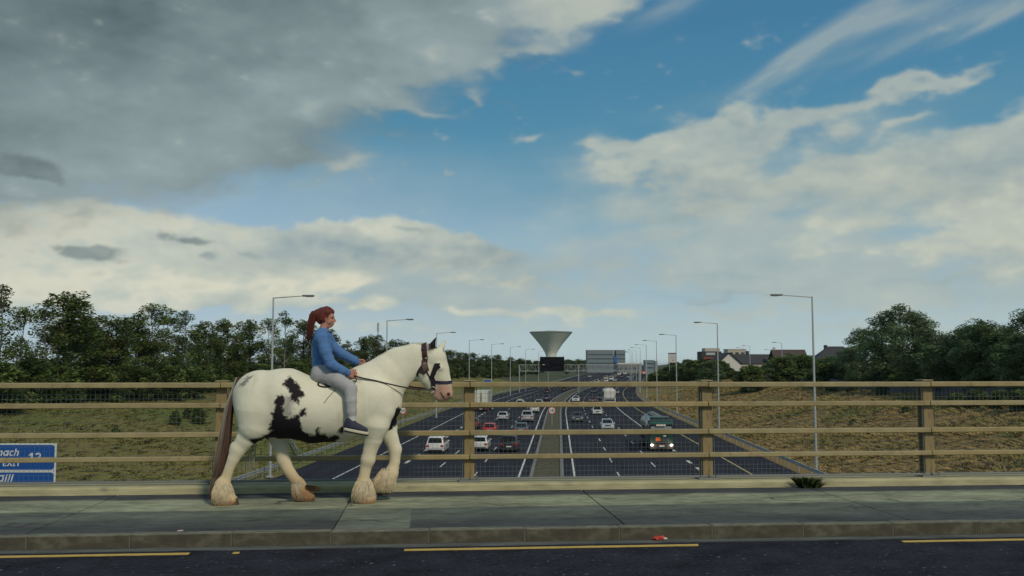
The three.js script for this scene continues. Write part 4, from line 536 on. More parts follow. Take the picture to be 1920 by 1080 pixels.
// grass of the two banks
function grass(name, label, seed, count, spot, h0, h1, colors) {
  const r = rng(seed), L = []; for (let i = 0; i < 9; i++) { const a = r() * 6.283, x = (r() - 0.5) * 0.5, z = (r() - 0.5) * 0.5, h = 0.5 + r() * 0.5, w = 0.025 + r() * 0.02, lx = Math.cos(a) * 0.45 * h, lz = Math.sin(a) * 0.45 * h, wx = -Math.sin(a) * w, wz = Math.cos(a) * w; L.push(tri([x - wx, 0, z - wz, x + wx, 0, z + wz, x + lx * 0.4 + wx * 0.8, h * 0.6, z + lz * 0.4 + wz * 0.8, x + lx, h, z + lz], [0, 1, 2, 0, 2, 3])); }
  const m = new THREE.InstancedMesh(merge(L), std(0xffffff, 1, { side: THREE.DoubleSide }), count), q = new THREE.Object3D(), c = new THREE.Color(); m.name = name;
  for (let i = 0; i < count; i++) { const [d, t] = spot(r), p = G(d, t, -0.03); q.position.set(...p); q.rotation.y = r() * 6.28; const n = fbm(t * 0.12, d * 0.08, 3.1, 3), s = mix(h0, h1, clamp(0.5 + n * 1.1)) * (0.6 + r() * 0.7); q.scale.set(1 + r() * 0.6, s, 1 + r() * 0.6); q.updateMatrix(); m.setMatrixAt(i, q.matrix); const k = clamp(0.5 + n * 1.3 + (r() - 0.5) * 0.7) * (colors.length - 1), a = Math.min(colors.length - 2, Math.floor(k)); const b = mix3(colors[a], colors[a + 1], k - a), v = 0.7 + r() * 0.6; c.setRGB(b[0] * v, b[1] * v, b[2] * v); m.setColorAt(i, c); }
  m.castShadow = m.receiveShadow = true; scene.add(m); return tag(m, label, null, null, 'stuff');
}
grass('rough_grass', 'short green and brown grass on the left bank', 41, 14000, (r) => { const d = 44 + Math.pow(r(), 1.5) * 200; return [d, -(24.6 + r() * 26)]; }, 0.05, 0.2, [[0.22, 0.18, 0.045], [0.155, 0.185, 0.034], [0.26, 0.195, 0.06], [0.185, 0.195, 0.04]]);
grass('tall_grass', 'tall dry brown grass on the right bank', 42, 24000, (r) => { const d = 44 + Math.pow(r(), 1.5) * 230; return [d, 22.5 + r() * 28]; }, 0.08, 0.5, [[0.25, 0.17, 0.055], [0.32, 0.22, 0.085], [0.2, 0.16, 0.045], [0.13, 0.145, 0.035]]);

// ---------- traffic ----------
const GLASS = (() => { const m = new THREE.MeshPhysicalMaterial({ roughness: 0.16 }); m.color.setRGB(0.01, 0.012, 0.016); m.specularIntensity = 0.45; return m; })(), TYRE = std([0.012, 0.012, 0.012], 0.9), RIM = std([0.3, 0.3, 0.31], 0.35, { metalness: 0.6 }), PLATE = std([0.62, 0.62, 0.58], 0.5), TRIM = std([0.02, 0.02, 0.022], 0.6), RED = std([0.4, 0.012, 0.01], 0.25), CLEAR = std([0.55, 0.56, 0.56], 0.12);
const paint = (c) => { const m = new THREE.MeshPhysicalMaterial({ roughness: 0.42, metalness: 0.05, clearcoat: 0.35, clearcoatRoughness: 0.12 }); m.color.setRGB(...c); return m; };
function ext(pts, w, bev, ) { const s = new THREE.Shape(); pts.forEach(([x, y], i) => i ? s.lineTo(x, y) : s.moveTo(x, y)); s.closePath(); return new THREE.ExtrudeGeometry(s, { depth: w - 2 * bev, bevelEnabled: true, bevelThickness: bev, bevelSize: bev, bevelOffset: -bev, bevelSegments: 2, curveSegments: 6 }).translate(0, 0, -(w - 2 * bev) / 2); }
const SHAPES = {                                         // length, width, height, belt, bonnet; cabin: rear foot, rear top, front top, front foot (from the rear end)
  hatch: [3.95, 1.72, 1.47, 0.92, 0.86, 0.12, 0.52, 2.0, 2.85], saloon: [4.5, 1.78, 1.43, 0.9, 0.84, 0.75, 1.35, 2.55, 3.35], estate: [4.65, 1.8, 1.5, 0.92, 0.86, 0.1, 0.5, 2.7, 3.5], suv: [4.6, 1.88, 1.72, 1.06, 1.02, 0.1, 0.5, 2.65, 3.4], mpv: [4.5, 1.83, 1.68, 0.98, 0.9, 0.08, 0.42, 2.6, 3.6], van: [4.9, 1.95, 2.05, 1.15, 1.1, 0.05, 0.15, 3.3, 4.1],
};
function car(label, type, color, d, t, dir, opt = {}) {
  const [L, W, H, belt, hood, a0, a1, b1, b0] = SHAPES[type], h = heading(d), o = thing(opt.name || { hatch: 'hatchback_car', saloon: 'saloon_car', estate: 'estate_car', suv: 'suv', mpv: 'people_carrier', van: 'van' }[type], label, type === 'van' ? 'van' : 'car', M(d, t, 0.01), (dir > 0 ? Math.PI / 2 : -Math.PI / 2) - h, 'traffic on the motorway');
  const P = paint(color), x0 = -L / 2, y0 = 0.24, rw = 0.32, wb = [x0 + L * 0.185, x0 + L * 0.805];
  const arch = (cx) => { const l = []; for (let i = 0; i <= 6; i++) { const a = Math.PI - Math.PI * i / 6; l.push([cx + Math.cos(a) * (rw + 0.06), y0 + 0.02 + Math.sin(a) * (rw + 0.08)]); } return l; };
  const body = [[x0 + 0.06, y0 + 0.06], [x0 + 0.2, y0], ...arch(wb[0]), ...arch(wb[1]), [-x0 - 0.2, y0], [-x0 - 0.03, y0 + 0.08], [-x0, 0.55], [-x0 - 0.06, hood - 0.16], [-x0 - 0.28, hood - 0.05], [x0 + b0, belt + 0.0], [x0 + a0 + 0.1, belt + 0.02], [x0 + 0.07, belt - 0.03], [x0 + 0.02, 0.7], [x0, 0.5]];
  obj('body', toCreasedNormals(ext(body, W, 0.085), 0.7), P, o);
  const e = belt - 0.06, tp = (y) => 1 - 0.2 * clamp((y - belt) / (H - belt)), cabin = ext([[x0 + a0, e], [x0 + b0, e], [x0 + b1, H - 0.015], [x0 + (a1 + b1) / 2, H], [x0 + a1, H - 0.02]], W * 0.95, 0.07);
  { const p = cabin.attributes.position; for (let i = 0; i < p.count; i++) p.setZ(i, p.getZ(i) * tp(p.getY(i))); cabin.computeVertexNormals(); }
  obj('cabin', toCreasedNormals(cabin, 0.7), P, o);
  const at = (xa, ya, xb, yb, k) => [mix(xa, xb, k), mix(ya, yb, k)], half = (y) => W * 0.475 * tp(y);
  const pane = (xa, ya, xb, yb, k0, k1, m) => { const A = at(xa, ya, xb, yb, k0), C = at(xa, ya, xb, yb, k1); return slab([[A[0], A[1], -half(A[1]) + m], [C[0], C[1], -half(C[1]) + m * 0.9], [C[0], C[1], half(C[1]) - m * 0.9], [A[0], A[1], half(A[1]) - m]], 0.012); };
  const pane2 = (xa, ya, xb, yb, k0, k1, m) => { const A = at(xa, ya, xb, yb, k0), C = at(xa, ya, xb, yb, k1); return slab([[A[0], A[1], half(A[1]) - m], [C[0], C[1], half(C[1]) - m * 0.9], [C[0], C[1], -half(C[1]) + m * 0.9], [A[0], A[1], -half(A[1]) + m]], 0.012); };
  obj('rear_window', pane2(x0 + a0, e, x0 + a1, H - 0.02, 0.2, 0.86, 0.15), GLASS, o);
  obj('windscreen', pane(x0 + b0, e, x0 + b1, H - 0.015, 0.16, 0.93, 0.13), GLASS, o);
  for (const s of [-1, 1]) for (const [u0, u1] of type === 'van' ? [[0.76, 0.96]] : [[0.06, 0.3], [0.32, 0.62], [0.64, 0.97]]) {
    const bot = belt + 0.05, top = H - 0.14, X = (y, u) => { const k = (y - e) / (H - e); return mix(mix(x0 + a0 + 0.14, x0 + a1 + 0.14, k), mix(x0 + b0 - 0.12, x0 + b1 - 0.08, k), u); }, z = (y) => s * (half(y) - 0.003), c = [[X(bot, u0), bot, z(bot)], [X(bot, u1), bot, z(bot)], [X(top, u1), top, z(top)], [X(top, u0), top, z(top)]];
    obj('side_window', slab(s > 0 ? c : c.reverse(), 0.01), GLASS, o);
  }
  const wg = new THREE.CylinderGeometry(rw, rw, 0.2, 16).rotateX(Math.PI / 2), rg = new THREE.CylinderGeometry(rw * 0.62, rw * 0.62, 0.015, 12).rotateX(Math.PI / 2);
  for (const x of wb) for (const s of [-1, 1]) { const w = obj('wheel', wg, TYRE, o); w.position.set(x, rw, s * (W / 2 - 0.13)); const q = obj('rim', rg, RIM, w); q.position.z = s * 0.1; }
  for (const s of [-1, 1]) {
    obj('tail_light', rbx(0.1, 0.2, 0.3, 0.03, x0 + 0.05, belt - 0.2, s * (W / 2 - 0.2)), RED, o);
    obj('headlight', rbx(0.16, 0.15, 0.36, 0.04, -x0 - 0.1, hood - 0.22, s * (W / 2 - 0.25)), CLEAR, o);
    obj('mirror', rbx(0.1, 0.14, 0.2, 0.04, x0 + b0 - 0.25, belt + 0.08, s * (W / 2 + 0.06)), P, o);
  }
  obj('number_plate', bx(0.02, 0.12, 0.52, x0 + 0.008, 0.66, 0), PLATE, o); obj('front_plate', bx(0.02, 0.11, 0.5, -x0 + 0.002, 0.5, 0), PLATE, o);
  obj('grille', rbx(0.06, 0.16, 0.7, 0.02, -x0 - 0.045, 0.68, 0), TRIM, o); obj('rear_bumper', rbx(0.08, 0.14, W * 0.8, 0.03, x0 + 0.045, 0.37, 0), TRIM, o); obj('front_bumper', rbx(0.1, 0.12, W * 0.8, 0.03, -x0 - 0.07, 0.34, 0), TRIM, o);
  if (opt.roofBox) obj('roof_sign', rbx(0.5, 0.2, 0.9, 0.06, x0 + (a1 + b1) / 2, H + 0.1, 0), std(opt.roofBox, 0.5), o);
  return o;
}
const WHITE = [0.62, 0.63, 0.61], SILVER = [0.36, 0.38, 0.4], GREY = [0.2, 0.215, 0.235], BLACK = [0.006, 0.006, 0.008], NAVY = [0.025, 0.03, 0.075], REDC = [0.42, 0.03, 0.03], WINE = [0.09, 0.012, 0.016], SLATE = [0.09, 0.11, 0.14], PALE = [0.42, 0.47, 0.5];
// driving away on the left
car('white estate car driving away, right of the horse chest', 'mpv', WHITE, 97, -11.3, 1);
car('white car driving away, half hidden by the middle parapet post', 'estate', WHITE, 100, -7.2, 1);
car('black high car driving away, nearest the median on the left carriageway', 'suv', BLACK, 98, -4.05, 1);
car('bright red hatchback driving away behind the third rail', 'hatch', REDC, 122, -7.8, 1);
car('dark wine-red car peeping out right of the middle parapet post', 'saloon', WINE, 134, -11.0, 1);
car('silver hatchback driving away in the middle lane under the second rail', 'hatch', PALE, 152, -7.9, 1);
car('silver-grey high car driving away beside the silver hatchback', 'suv', SILVER, 150, -3.95, 1);
car('slate blue car driving away, half behind the third rail', 'saloon', SLATE, 123, -3.85, 1);
car('small white car just below the second rail next to the round median sign', 'hatch', WHITE, 178, -3.6, 1);
car('dark blue car driving away beyond the second rail, near the median', 'hatch', NAVY, 238, -3.4, 1);
car('black car far ahead above the dark blue car', 'hatch', BLACK, 296, -6.8, 1);
car('white car with a pale green box on its roof', 'hatch', WHITE, 203, -7.6, 1, { roofBox: [0.3, 0.42, 0.25] });
car('silver car whose roof shows above the second rail', 'hatch', SILVER, 205, -3.7, 1);
car('pink-red car roof at the foot of the middle parapet post', 'hatch', [0.5, 0.07, 0.1], 62, -3.9, 1);
car('dark far car near the median, right of the black far car', 'saloon', BLACK, 325, -3.6, 1);
car('dark far car at the edge of the left carriageway', 'saloon', NAVY, 345, -10.5, 1);
car('white car roof just above the top rail on the left carriageway', 'estate', WHITE, 400, -14.8, 1);
// coming towards the bridge on the right
car('dark car coming nearest the median with pale headlights', 'saloon', [0.06, 0.065, 0.07], 150, 3.85, -1);
car('white car coming just below the second rail', 'hatch', WHITE, 169, 7.7, -1);
car('pale silver car coming in the middle lane above the third rail', 'hatch', PALE, 130, 7.5, -1);
car('white saloon coming near the median above the second rail', 'saloon', WHITE, 229, 4.0, -1);
car('dark red car coming beside the white coach', 'hatch', WINE, 225, 8.0, -1);
car('grey car coming right behind the white coach', 'hatch', GREY, 290, 14.5, -1);
car('dark car far ahead left of the white coach', 'saloon', BLACK, 306, 7.2, -1);
car('black car mostly hidden left of the white coach', 'saloon', BLACK, 246, 10.0, -1);
// the jam in the distance
const far = [[1118, 430, 'van', WHITE, 'white van in the far traffic by the middle gantry leg'], [1112, 436, 'hatch', WHITE, 'white car beside the white van in the far traffic'], [1101, 445, 'saloon', BLACK, 'first dark car in the far queue'], [1092, 425, 'saloon', NAVY, 'second dark car in the far queue'], [1135, 520, 'van', [0.45, 0.4, 0.33], 'beige van in the far traffic'], [1136, 470, 'hatch', WHITE, 'white car below the beige van'], [1146, 500, 'van', WHITE, 'white van in the middle of the far traffic'], [1160, 620, 'van', WHITE, 'farther white van under the gantry'], [1171, 640, 'van', WHITE, 'farthest white van under the gantry'], [1178, 540, 'van', GREY, 'grey van under the right end of the gantry'], [1105, 560, 'hatch', SILVER, 'silver speck of a car in the far traffic'], [1152, 480, 'hatch', SILVER, 'silver car right of the white van'], [1165, 560, 'saloon', WINE, 'dark red car among the far vans'], [1078, 400, 'saloon', WINE, 'wine-red car with the far queue on the left'], [1066, 410, 'saloon', [0.2, 0.03, 0.03], 'red car with the far queue on the left']];
for (const [px, d, type, c, label] of far) car(label, type, c, d, (px - 960) / 1780 * d - mX(d), px < 1085 ? 1 : -1);
// larger vehicles
const wheelAt = (o, r, w, x, z) => { const q = obj('wheel', new THREE.CylinderGeometry(r, r, w, 18).rotateX(Math.PI / 2), TYRE, o); q.position.set(x, r, z); const k = obj('rim', new THREE.CylinderGeometry(r * 0.6, r * 0.6, 0.02, 14).rotateX(Math.PI / 2), RIM, q); k.position.z = Math.sign(z) * w * 0.5; };
{ // white box truck seen from behind
  const d = 183, o = thing('box_truck', 'white box truck driving away with two tall rear doors', 'truck', M(d, -13.7, 0.01), Math.PI / 2 - heading(d), 'traffic on the motorway'), w = paint([0.6, 0.61, 0.56]), dk = std([0.1, 0.11, 0.11], 0.6);
  obj('cargo_box', rbx(8, 2.85, 2.5, 0.05, 0, 2.55, 0), w, o); for (const s of [-1, 1]) { const q = obj('rear_door', rbx(0.06, 2.45, 1.02, 0.02, -4.04, 2.5, s * 0.58), std([0.66, 0.66, 0.55], 0.6), o); obj('handle', bx(0.04, 1.9, 0.04, -4.1, 2.4, s * 0.14), dk, q); }
  obj('door_gap', bx(0.03, 2.5, 0.13, -4.02, 2.5, 0), dk, o); obj('chassis', rbx(9.6, 0.4, 1.1, 0.05, 0.8, 0.85, 0), TRIM, o); obj('cab', rbx(2, 2.4, 2.4, 0.2, 5.2, 1.9, 0), w, o); obj('rear_bumper', rbx(0.15, 0.25, 2.3, 0.04, -3.95, 0.6, 0), TRIM, o); for (const s of [-1, 1]) obj('tail_light', bx(0.05, 0.16, 0.35, -4.04, 0.62, s * 0.95), RED, o); obj('number_plate', bx(0.03, 0.14, 0.5, -4.05, 0.6, 0), PLATE, o);
  for (const x of [-2.6, 4.6]) for (const s of [-1, 1]) wheelAt(o, 0.48, 0.3, x, s * 1.05);
}
{ // white coach coming
  const d = 203, o = thing('coach', 'white coach coming towards the bridge with a big grey windscreen', 'bus', M(d, 11.4, 0.01), -Math.PI / 2 - heading(d), 'traffic on the motorway'), w = paint([0.7, 0.68, 0.64]);
  obj('body', rbx(12, 3.15, 2.5, 0.22, -6, 2.0, 0), w, o); obj('windscreen', slab([[-0.02, 1.45, 1.08], [-0.02, 1.45, -1.08], [-0.06, 2.95, -1.05], [-0.06, 2.95, 1.05]], 0.03), std([0.24, 0.25, 0.25], 0.15), o); obj('dash_band', rbx(0.08, 0.32, 2.2, 0.03, 0.0, 1.32, 0), TRIM, o); for (const s of [-1, 1]) { obj('headlight', rbx(0.1, 0.22, 0.4, 0.04, 0.0, 0.85, s * 0.9), CLEAR, o); obj('mirror', rbx(0.16, 0.5, 0.22, 0.05, 0.35, 2.55, s * 1.4), TRIM, o); obj('side_window', bx(10.4, 1.0, 0.03, -6.2, 2.5, s * 1.252), GLASS, o); }
  obj('roof_unit', rbx(3, 0.3, 1.8, 0.1, -4, 3.7, 0), w, o); obj('number_plate', bx(0.03, 0.12, 0.5, 0.01, 0.6, 0), PLATE, o); obj('front_bumper', rbx(0.2, 0.25, 2.4, 0.06, -0.02, 0.5, 0), w, o); for (const x of [-2.7, -9]) for (const s of [-1, 1]) wheelAt(o, 0.5, 0.32, x, s * 1.05);
}
{ // green tanker coming, lamps lit
  const d = 97, o = thing('tanker_truck', 'green tanker truck coming with lit headlights, nearest on the right', 'truck', M(d, 11.35, 0.01), -Math.PI / 2 - heading(d), 'traffic on the motorway'), G1 = paint([0.003, 0.032, 0.028]), dk = std([0.02, 0.02, 0.025], 0.6), gl = std([0.03, 0.04, 0.045], 0.1), ws = paint([0.5, 0.56, 0.56]);
  const cab = obj('cab', merge([rbx(2.3, 1.5, 2.45, 0.16, -1.15, 1.45, 0), rbx(2.2, 1.35, 2.4, 0.18, -1.2, 2.55, 0)]), G1, o);
  obj('windscreen', slab([[-0.06, 1.95, 1.06], [-0.06, 1.95, -1.06], [-0.16, 2.78, -1.0], [-0.16, 2.78, 1.0]], 0.035), std([0.24, 0.27, 0.28], 0.12), o); obj('sun_visor', rbx(0.35, 0.1, 2.4, 0.03, 0.05, 2.92, 0), std([0.03, 0.2, 0.18], 0.4), o); obj('roof_sign', rbx(0.1, 0.22, 0.95, 0.03, 0.08, 2.72, 0.05), std([0.8, 0.72, 0.62], 0.5), o); obj('wind_deflector', rbx(1.2, 0.4, 2.0, 0.15, -1.5, 3.3, 0), G1, o);
  obj('grille', rbx(0.1, 0.55, 1.5, 0.03, 0.0, 1.15, -0.1), dk, o); for (let i = 0; i < 3; i++) obj('grille_bar', bx(0.04, 0.04, 1.4, 0.06, 0.98 + i * 0.16, -0.1), std([0.08, 0.12, 0.12], 0.4), o); obj('badge', rbx(0.04, 0.14, 0.3, 0.02, 0.04, 1.62, -0.3), std([0.45, 0.5, 0.5], 0.4), o);
  obj('hazard_plate', rbx(0.04, 0.36, 0.46, 0.01, 0.07, 1.3, 0.36), std([0.62, 0.12, 0.02], 0.5), o); obj('bumper', rbx(0.4, 0.6, 2.45, 0.1, -0.02, 0.55, 0), dk, o); obj('number_plate', bx(0.03, 0.13, 0.52, 0.19, 0.62, 0), PLATE, o);
  const lampM = std([0.6, 0.58, 0.5], 0.2, { emissive: new THREE.Color(1.0, 0.9, 0.72), emissiveIntensity: 4 });
  for (const s of [-1, 1]) { const hl = obj('headlight', new THREE.SphereGeometry(0.13, 16, 10).scale(0.4, 0.85, 1.15).translate(0.18, 0.72, s * 0.98), lampM, o); const p = new THREE.PointLight(0xffe8c0, 2, 20, 2); p.position.set(0.4, 0.72, s * 0.98); p.castShadow = true; o.add(p); obj('mirror', rbx(0.14, 0.75, 0.24, 0.05, -0.05, 2.3, s * 1.42), dk, o); obj('side_window', bx(0.8, 0.6, 0.03, -0.75, 2.35, s * 1.215), gl, o); }
  // the tank: an oval vessel with end caps, white band at the front, catwalk on top
  const tk = (x0, x1, m, k = 1, name = 'tank') => { const g = new THREE.CylinderGeometry(1.05 * k, 1.05 * k, x1 - x0, 32, 1).rotateZ(Math.PI / 2).scale(1, 0.95, 1.14).translate((x0 + x1) / 2, 2.35, 0); return obj(name, g, m, o); };
  const dome = new THREE.SphereGeometry(1.05, 28, 14, 0, Math.PI * 2, 0, Math.PI / 2).scale(1, 0.35, 1).rotateZ(-Math.PI / 2).scale(1, 0.95, 1.14).translate(-3.1, 2.35, 0); obj('tank_end', dome, ws, o);
  tk(-5.0, -3.1, ws, 1.0, 'tank_band'); tk(-11.5, -5.0, G1); obj('catwalk', rbx(7.6, 0.12, 0.9, 0.03, -7.2, 3.42, 0), std([0.14, 0.18, 0.165], 0.7), o); for (let i = 0; i < 4; i++) obj('hatch', new THREE.CylinderGeometry(0.26, 0.26, 0.16, 14).translate(-4.6 - i * 1.9, 3.52, 0), std([0.2, 0.24, 0.23], 0.5), o);
  obj('chassis', rbx(11.6, 0.35, 0.95, 0.04, -5.8, 0.95, 0), dk, o); for (const x of [-1.3, -3.6, -8.4, -9.7, -11]) for (const s of [-1, 1]) wheelAt(o, 0.5, 0.34, x, s * 1.02); for (const s of [-1, 1]) obj('side_guard', bx(3.6, 0.5, 0.05, -6.1, 0.75, s * 1.15), dk, o);
}

// ---------- the horse and its rider ----------
// Bodies are smooth unions of tapered, flattened limbs, meshed with surface nets. All in metres in the horse's own frame: x forwards, y up, z towards the road.
const HP = B(-1.35, 0, 11.1), K = 0.00616;              // K: metres in one unit of the radii below
let groups = 0;
function limb(list, c, rd, zs = 1, k = 0.05) { groups++; for (let i = 0; i < c.length - 1; i++) list.push({ a: c[i], b: c[i + 1], ra: rd[i] * K, rb: rd[i + 1] * K, zs: Array.isArray(zs) ? [zs[i], zs[i + 1]] : [zs, zs], k, g: groups }); }
function dist(q, x, y, z) {
  const ax = q.a[0], ay = q.a[1], az = q.a[2], bx_ = q.b[0] - ax, by = q.b[1] - ay, bz = q.b[2] - az, px = x - ax, py = y - ay, pz = z - az;
  const L = bx_ * bx_ + by * by + bz * bz; let h = L > 0 ? (px * bx_ + py * by + pz * bz) / L : 0; h = h < 0 ? 0 : h > 1 ? 1 : h;
  const zs = q.zs[0] + (q.zs[1] - q.zs[0]) * h, dx = px - bx_ * h, dy = py - by * h, dz = (pz - bz * h) / zs;
  return Math.sqrt(dx * dx + dy * dy + dz * dz) - (q.ra + (q.rb - q.ra) * h);
}
const smin = (a, b, k) => { const g = Math.max(k - Math.abs(a - b), 0); return Math.min(a, b) - g * g / (4 * k); };
const chains = (list) => { const m = new Map(); list.forEach((q, i) => { const g = q.g ?? 'x' + i; if (!m.has(g)) m.set(g, []); m.get(g).push(q); }); return [...m.values()]; };   // a chain keeps its own thickness at its joints; chains flow into each other
function field(list) { const C = chains(list); return (x, y, z) => { let d = 9; for (const c of C) { let e = 9; for (const q of c) e = smin(e, dist(q, x, y, z), Math.min(q.k * 0.22, 0.025)); d = smin(d, e, c[0].k); } return d; }; }
function nets(list, cell, post, box) {                   // surface nets over the union's box
  let lo = [9, 9, 9], hi = [-9, -9, -9];
  for (const q of list) for (const [p, r] of [[q.a, q.ra], [q.b, q.rb]]) for (let i = 0; i < 3; i++) { lo[i] = Math.min(lo[i], p[i] - r - 0.03); hi[i] = Math.max(hi[i], p[i] + r + 0.03); }
  if (box) { lo = lo.map((v, i) => Math.max(v, box[0][i])); hi = hi.map((v, i) => Math.min(v, box[1][i])); }
  const n = lo.map((v, i) => Math.ceil((hi[i] - v) / cell) + 2), F = new Float32Array(n[0] * n[1] * n[2]).fill(9), id = (i, j, k) => (k * n[1] + j) * n[0] + i;
  const T = new Float32Array(F.length).fill(9);
  for (const c of chains(list)) {
    const K1 = c[0].k, all = [[1e9, 1e9, 1e9], [-1, -1, -1]];
    for (const q of c) {
      const m = K1 + cell * 2, k1 = Math.min(K1 * 0.22, 0.025), a = [0, 1, 2].map((i) => Math.max(0, Math.floor((Math.min(q.a[i] - q.ra, q.b[i] - q.rb) - m - lo[i]) / cell))), b = [0, 1, 2].map((i) => Math.min(n[i] - 1, Math.ceil((Math.max(q.a[i] + q.ra, q.b[i] + q.rb) + m - lo[i]) / cell)));
      for (let i = 0; i < 3; i++) { all[0][i] = Math.min(all[0][i], a[i]); all[1][i] = Math.max(all[1][i], b[i]); }
      for (let k = a[2]; k <= b[2]; k++) for (let j = a[1]; j <= b[1]; j++) for (let i = a[0]; i <= b[0]; i++) { const t = id(i, j, k); T[t] = smin(T[t], dist(q, lo[0] + i * cell, lo[1] + j * cell, lo[2] + k * cell), k1); }
    }
    for (let k = all[0][2]; k <= all[1][2]; k++) for (let j = all[0][1]; j <= all[1][1]; j++) for (let i = all[0][0]; i <= all[1][0]; i++) { const t = id(i, j, k); F[t] = smin(F[t], T[t], K1); T[t] = 9; }
  }
  if (post) for (let k = 0; k < n[2]; k++) for (let j = 0; j < n[1]; j++) for (let i = 0; i < n[0]; i++) { const t = id(i, j, k); if (Math.abs(F[t]) < 0.1) F[t] = post(F[t], lo[0] + i * cell, lo[1] + j * cell, lo[2] + k * cell); }
  const V = new Int32Array(F.length).fill(-1), P = [], I = [], E = [[0, 1], [0, 2], [0, 4], [1, 3], [1, 5], [2, 3], [2, 6], [3, 7], [4, 5], [4, 6], [5, 7], [6, 7]], v = new Float32Array(8);
  for (let k = 0; k < n[2] - 1; k++) for (let j = 0; j < n[1] - 1; j++) for (let i = 0; i < n[0] - 1; i++) {
    let s = 0; for (let c = 0; c < 8; c++) { v[c] = F[id(i + (c & 1), j + ((c >> 1) & 1), k + (c >> 2))]; if (v[c] < 0) s++; }
    if (s === 0 || s === 8) continue;
    let x = 0, y = 0, z = 0, m = 0;
    for (const [a, b] of E) if ((v[a] < 0) !== (v[b] < 0)) { const t = v[a] / (v[a] - v[b]); x += (a & 1) + ((b & 1) - (a & 1)) * t; y += ((a >> 1) & 1) + (((b >> 1) & 1) - ((a >> 1) & 1)) * t; z += (a >> 2) + ((b >> 2) - (a >> 2)) * t; m++; }
    V[id(i, j, k)] = P.length / 3; P.push(lo[0] + (i + x / m) * cell, lo[1] + (j + y / m) * cell, lo[2] + (k + z / m) * cell);
  }
  const quad = (a, b, c, d, f) => { if (a < 0 || b < 0 || c < 0 || d < 0) return; if (f) I.push(a, b, c, a, c, d); else I.push(a, c, b, a, d, c); };
  for (let k = 1; k < n[2] - 1; k++) for (let j = 1; j < n[1] - 1; j++) for (let i = 1; i < n[0] - 1; i++) {
    const f = F[id(i, j, k)] < 0;
    if (f !== F[id(i + 1, j, k)] < 0) quad(V[id(i, j - 1, k - 1)], V[id(i, j, k - 1)], V[id(i, j, k)], V[id(i, j - 1, k)], f);
    if (f !== F[id(i, j + 1, k)] < 0) quad(V[id(i - 1, j, k - 1)], V[id(i - 1, j, k)], V[id(i, j, k)], V[id(i, j, k - 1)], f);
    if (f !== F[id(i, j, k + 1)] < 0) quad(V[id(i - 1, j - 1, k)], V[id(i, j - 1, k)], V[id(i, j, k)], V[id(i - 1, j, k)], f);
  }
  const g = new THREE.BufferGeometry(); g.setAttribute('position', new THREE.Float32BufferAttribute(P, 3)); g.setIndex(I); g.computeVertexNormals(); return g;
}
function colored(g, fn) { const p = g.attributes.position, n = g.attributes.normal, c = new Float32Array(p.count * 3); for (let i = 0; i < p.count; i++) c.set(fn(p.getX(i), p.getY(i), p.getZ(i), n.getX(i), n.getY(i), n.getZ(i)), i * 3); g.setAttribute('color', new THREE.BufferAttribute(c, 3)); return g; }
const inside = (poly, x, y) => { let s = false; for (let i = 0, j = poly.length - 1; i < poly.length; j = i++) { const [xi, yi] = poly[i], [xj, yj] = poly[j]; if ((yi > y) !== (yj > y) && x < (xj - xi) * (y - yi) / (yj - yi) + xi) s = !s; } return s; };
const soft = (poly, x, y, w) => { let a = 0; for (const [dx, dy] of [[0, 0], [w, 0], [-w, 0], [0, w], [0, -w]]) a += inside(poly, x + dx, y + dy) ? 0.2 : 0; return a; };

const body = [];
limb(body, [[-0.5393,1.1803,0], [-0.2752,1.125,0], [0.0687,1.0268,0], [0.3702,1.0316,0], [0.6723,1.1157,0], [0.806,1.1274,0]], [51.5, 63.5, 58, 57, 59, 42], [0.84, 0.84, 0.92, 0.9, 0.8, 0.76], 0.1);
limb(body, [[-0.5459,1.1489,0.13], [-0.5629,1.0069,0.15]], [30, 28], 0.7, 0.12); limb(body, [[-0.5908,1.1394,-0.13], [-0.6153,0.992,-0.15]], [30, 28], 0.7, 0.12);
limb(body, [[0.398,1.2019,0], [0.5845,1.3235,0]], [30, 25], 0.55, 0.1);                                     // withers
limb(body, [[0.7129,1.2743,0], [0.8884,1.4149,0], [1.028,1.5315,0], [1.2055,1.6178,0]], [52, 42, 37, 30.5], [0.6, 0.48, 0.42, 0.44], 0.08); // neck
limb(body, [[0.7647,1.1875,0.15], [0.8151,1.0253,0.16], [0.7689,0.8695,0.16]], [30, 24, 21], 0.62, 0.06); limb(body, [[0.8239,1.0721,-0.15], [0.8757,0.8495,-0.15]], [24, 20], 0.7, 0.06); // shoulders
// head
limb(body, [[1.3591,1.6859,0], [1.4336,1.6241,0], [1.4839,1.4944,0], [1.528,1.3525,0], [1.5533,1.2355,0]], [20, 22.5, 19.5, 16.5, 15], [0.72, 0.76, 0.76, 0.72, 0.84], 0.03);
limb(body, [[1.3235,1.4822,0], [1.361,1.4205,0]], [22, 18], 0.74, 0.04); limb(body, [[1.361,1.4082,0], [1.4671,1.2173,0]], [14, 9.5], 0.72, 0.04);
limb(body, [[1.492,1.1742,0], [1.523,1.1557,0]], [6.5, 5], 1.1, 0.02);                                     // chin and lip
for (const s of [1, -1]) { limb(body, [[1.4765,1.5439,0.075], [1.5011,1.5193,0.08]].map(([x, y, z]) => [x, y, s * z]), [6, 5], 1, 0.03); limb(body, [[1.5956,1.2244,0.045], [1.6143,1.2058,0.04]].map(([x, y, z]) => [x, y, s * z]), [5.5, 4.5], 1, 0.02); }
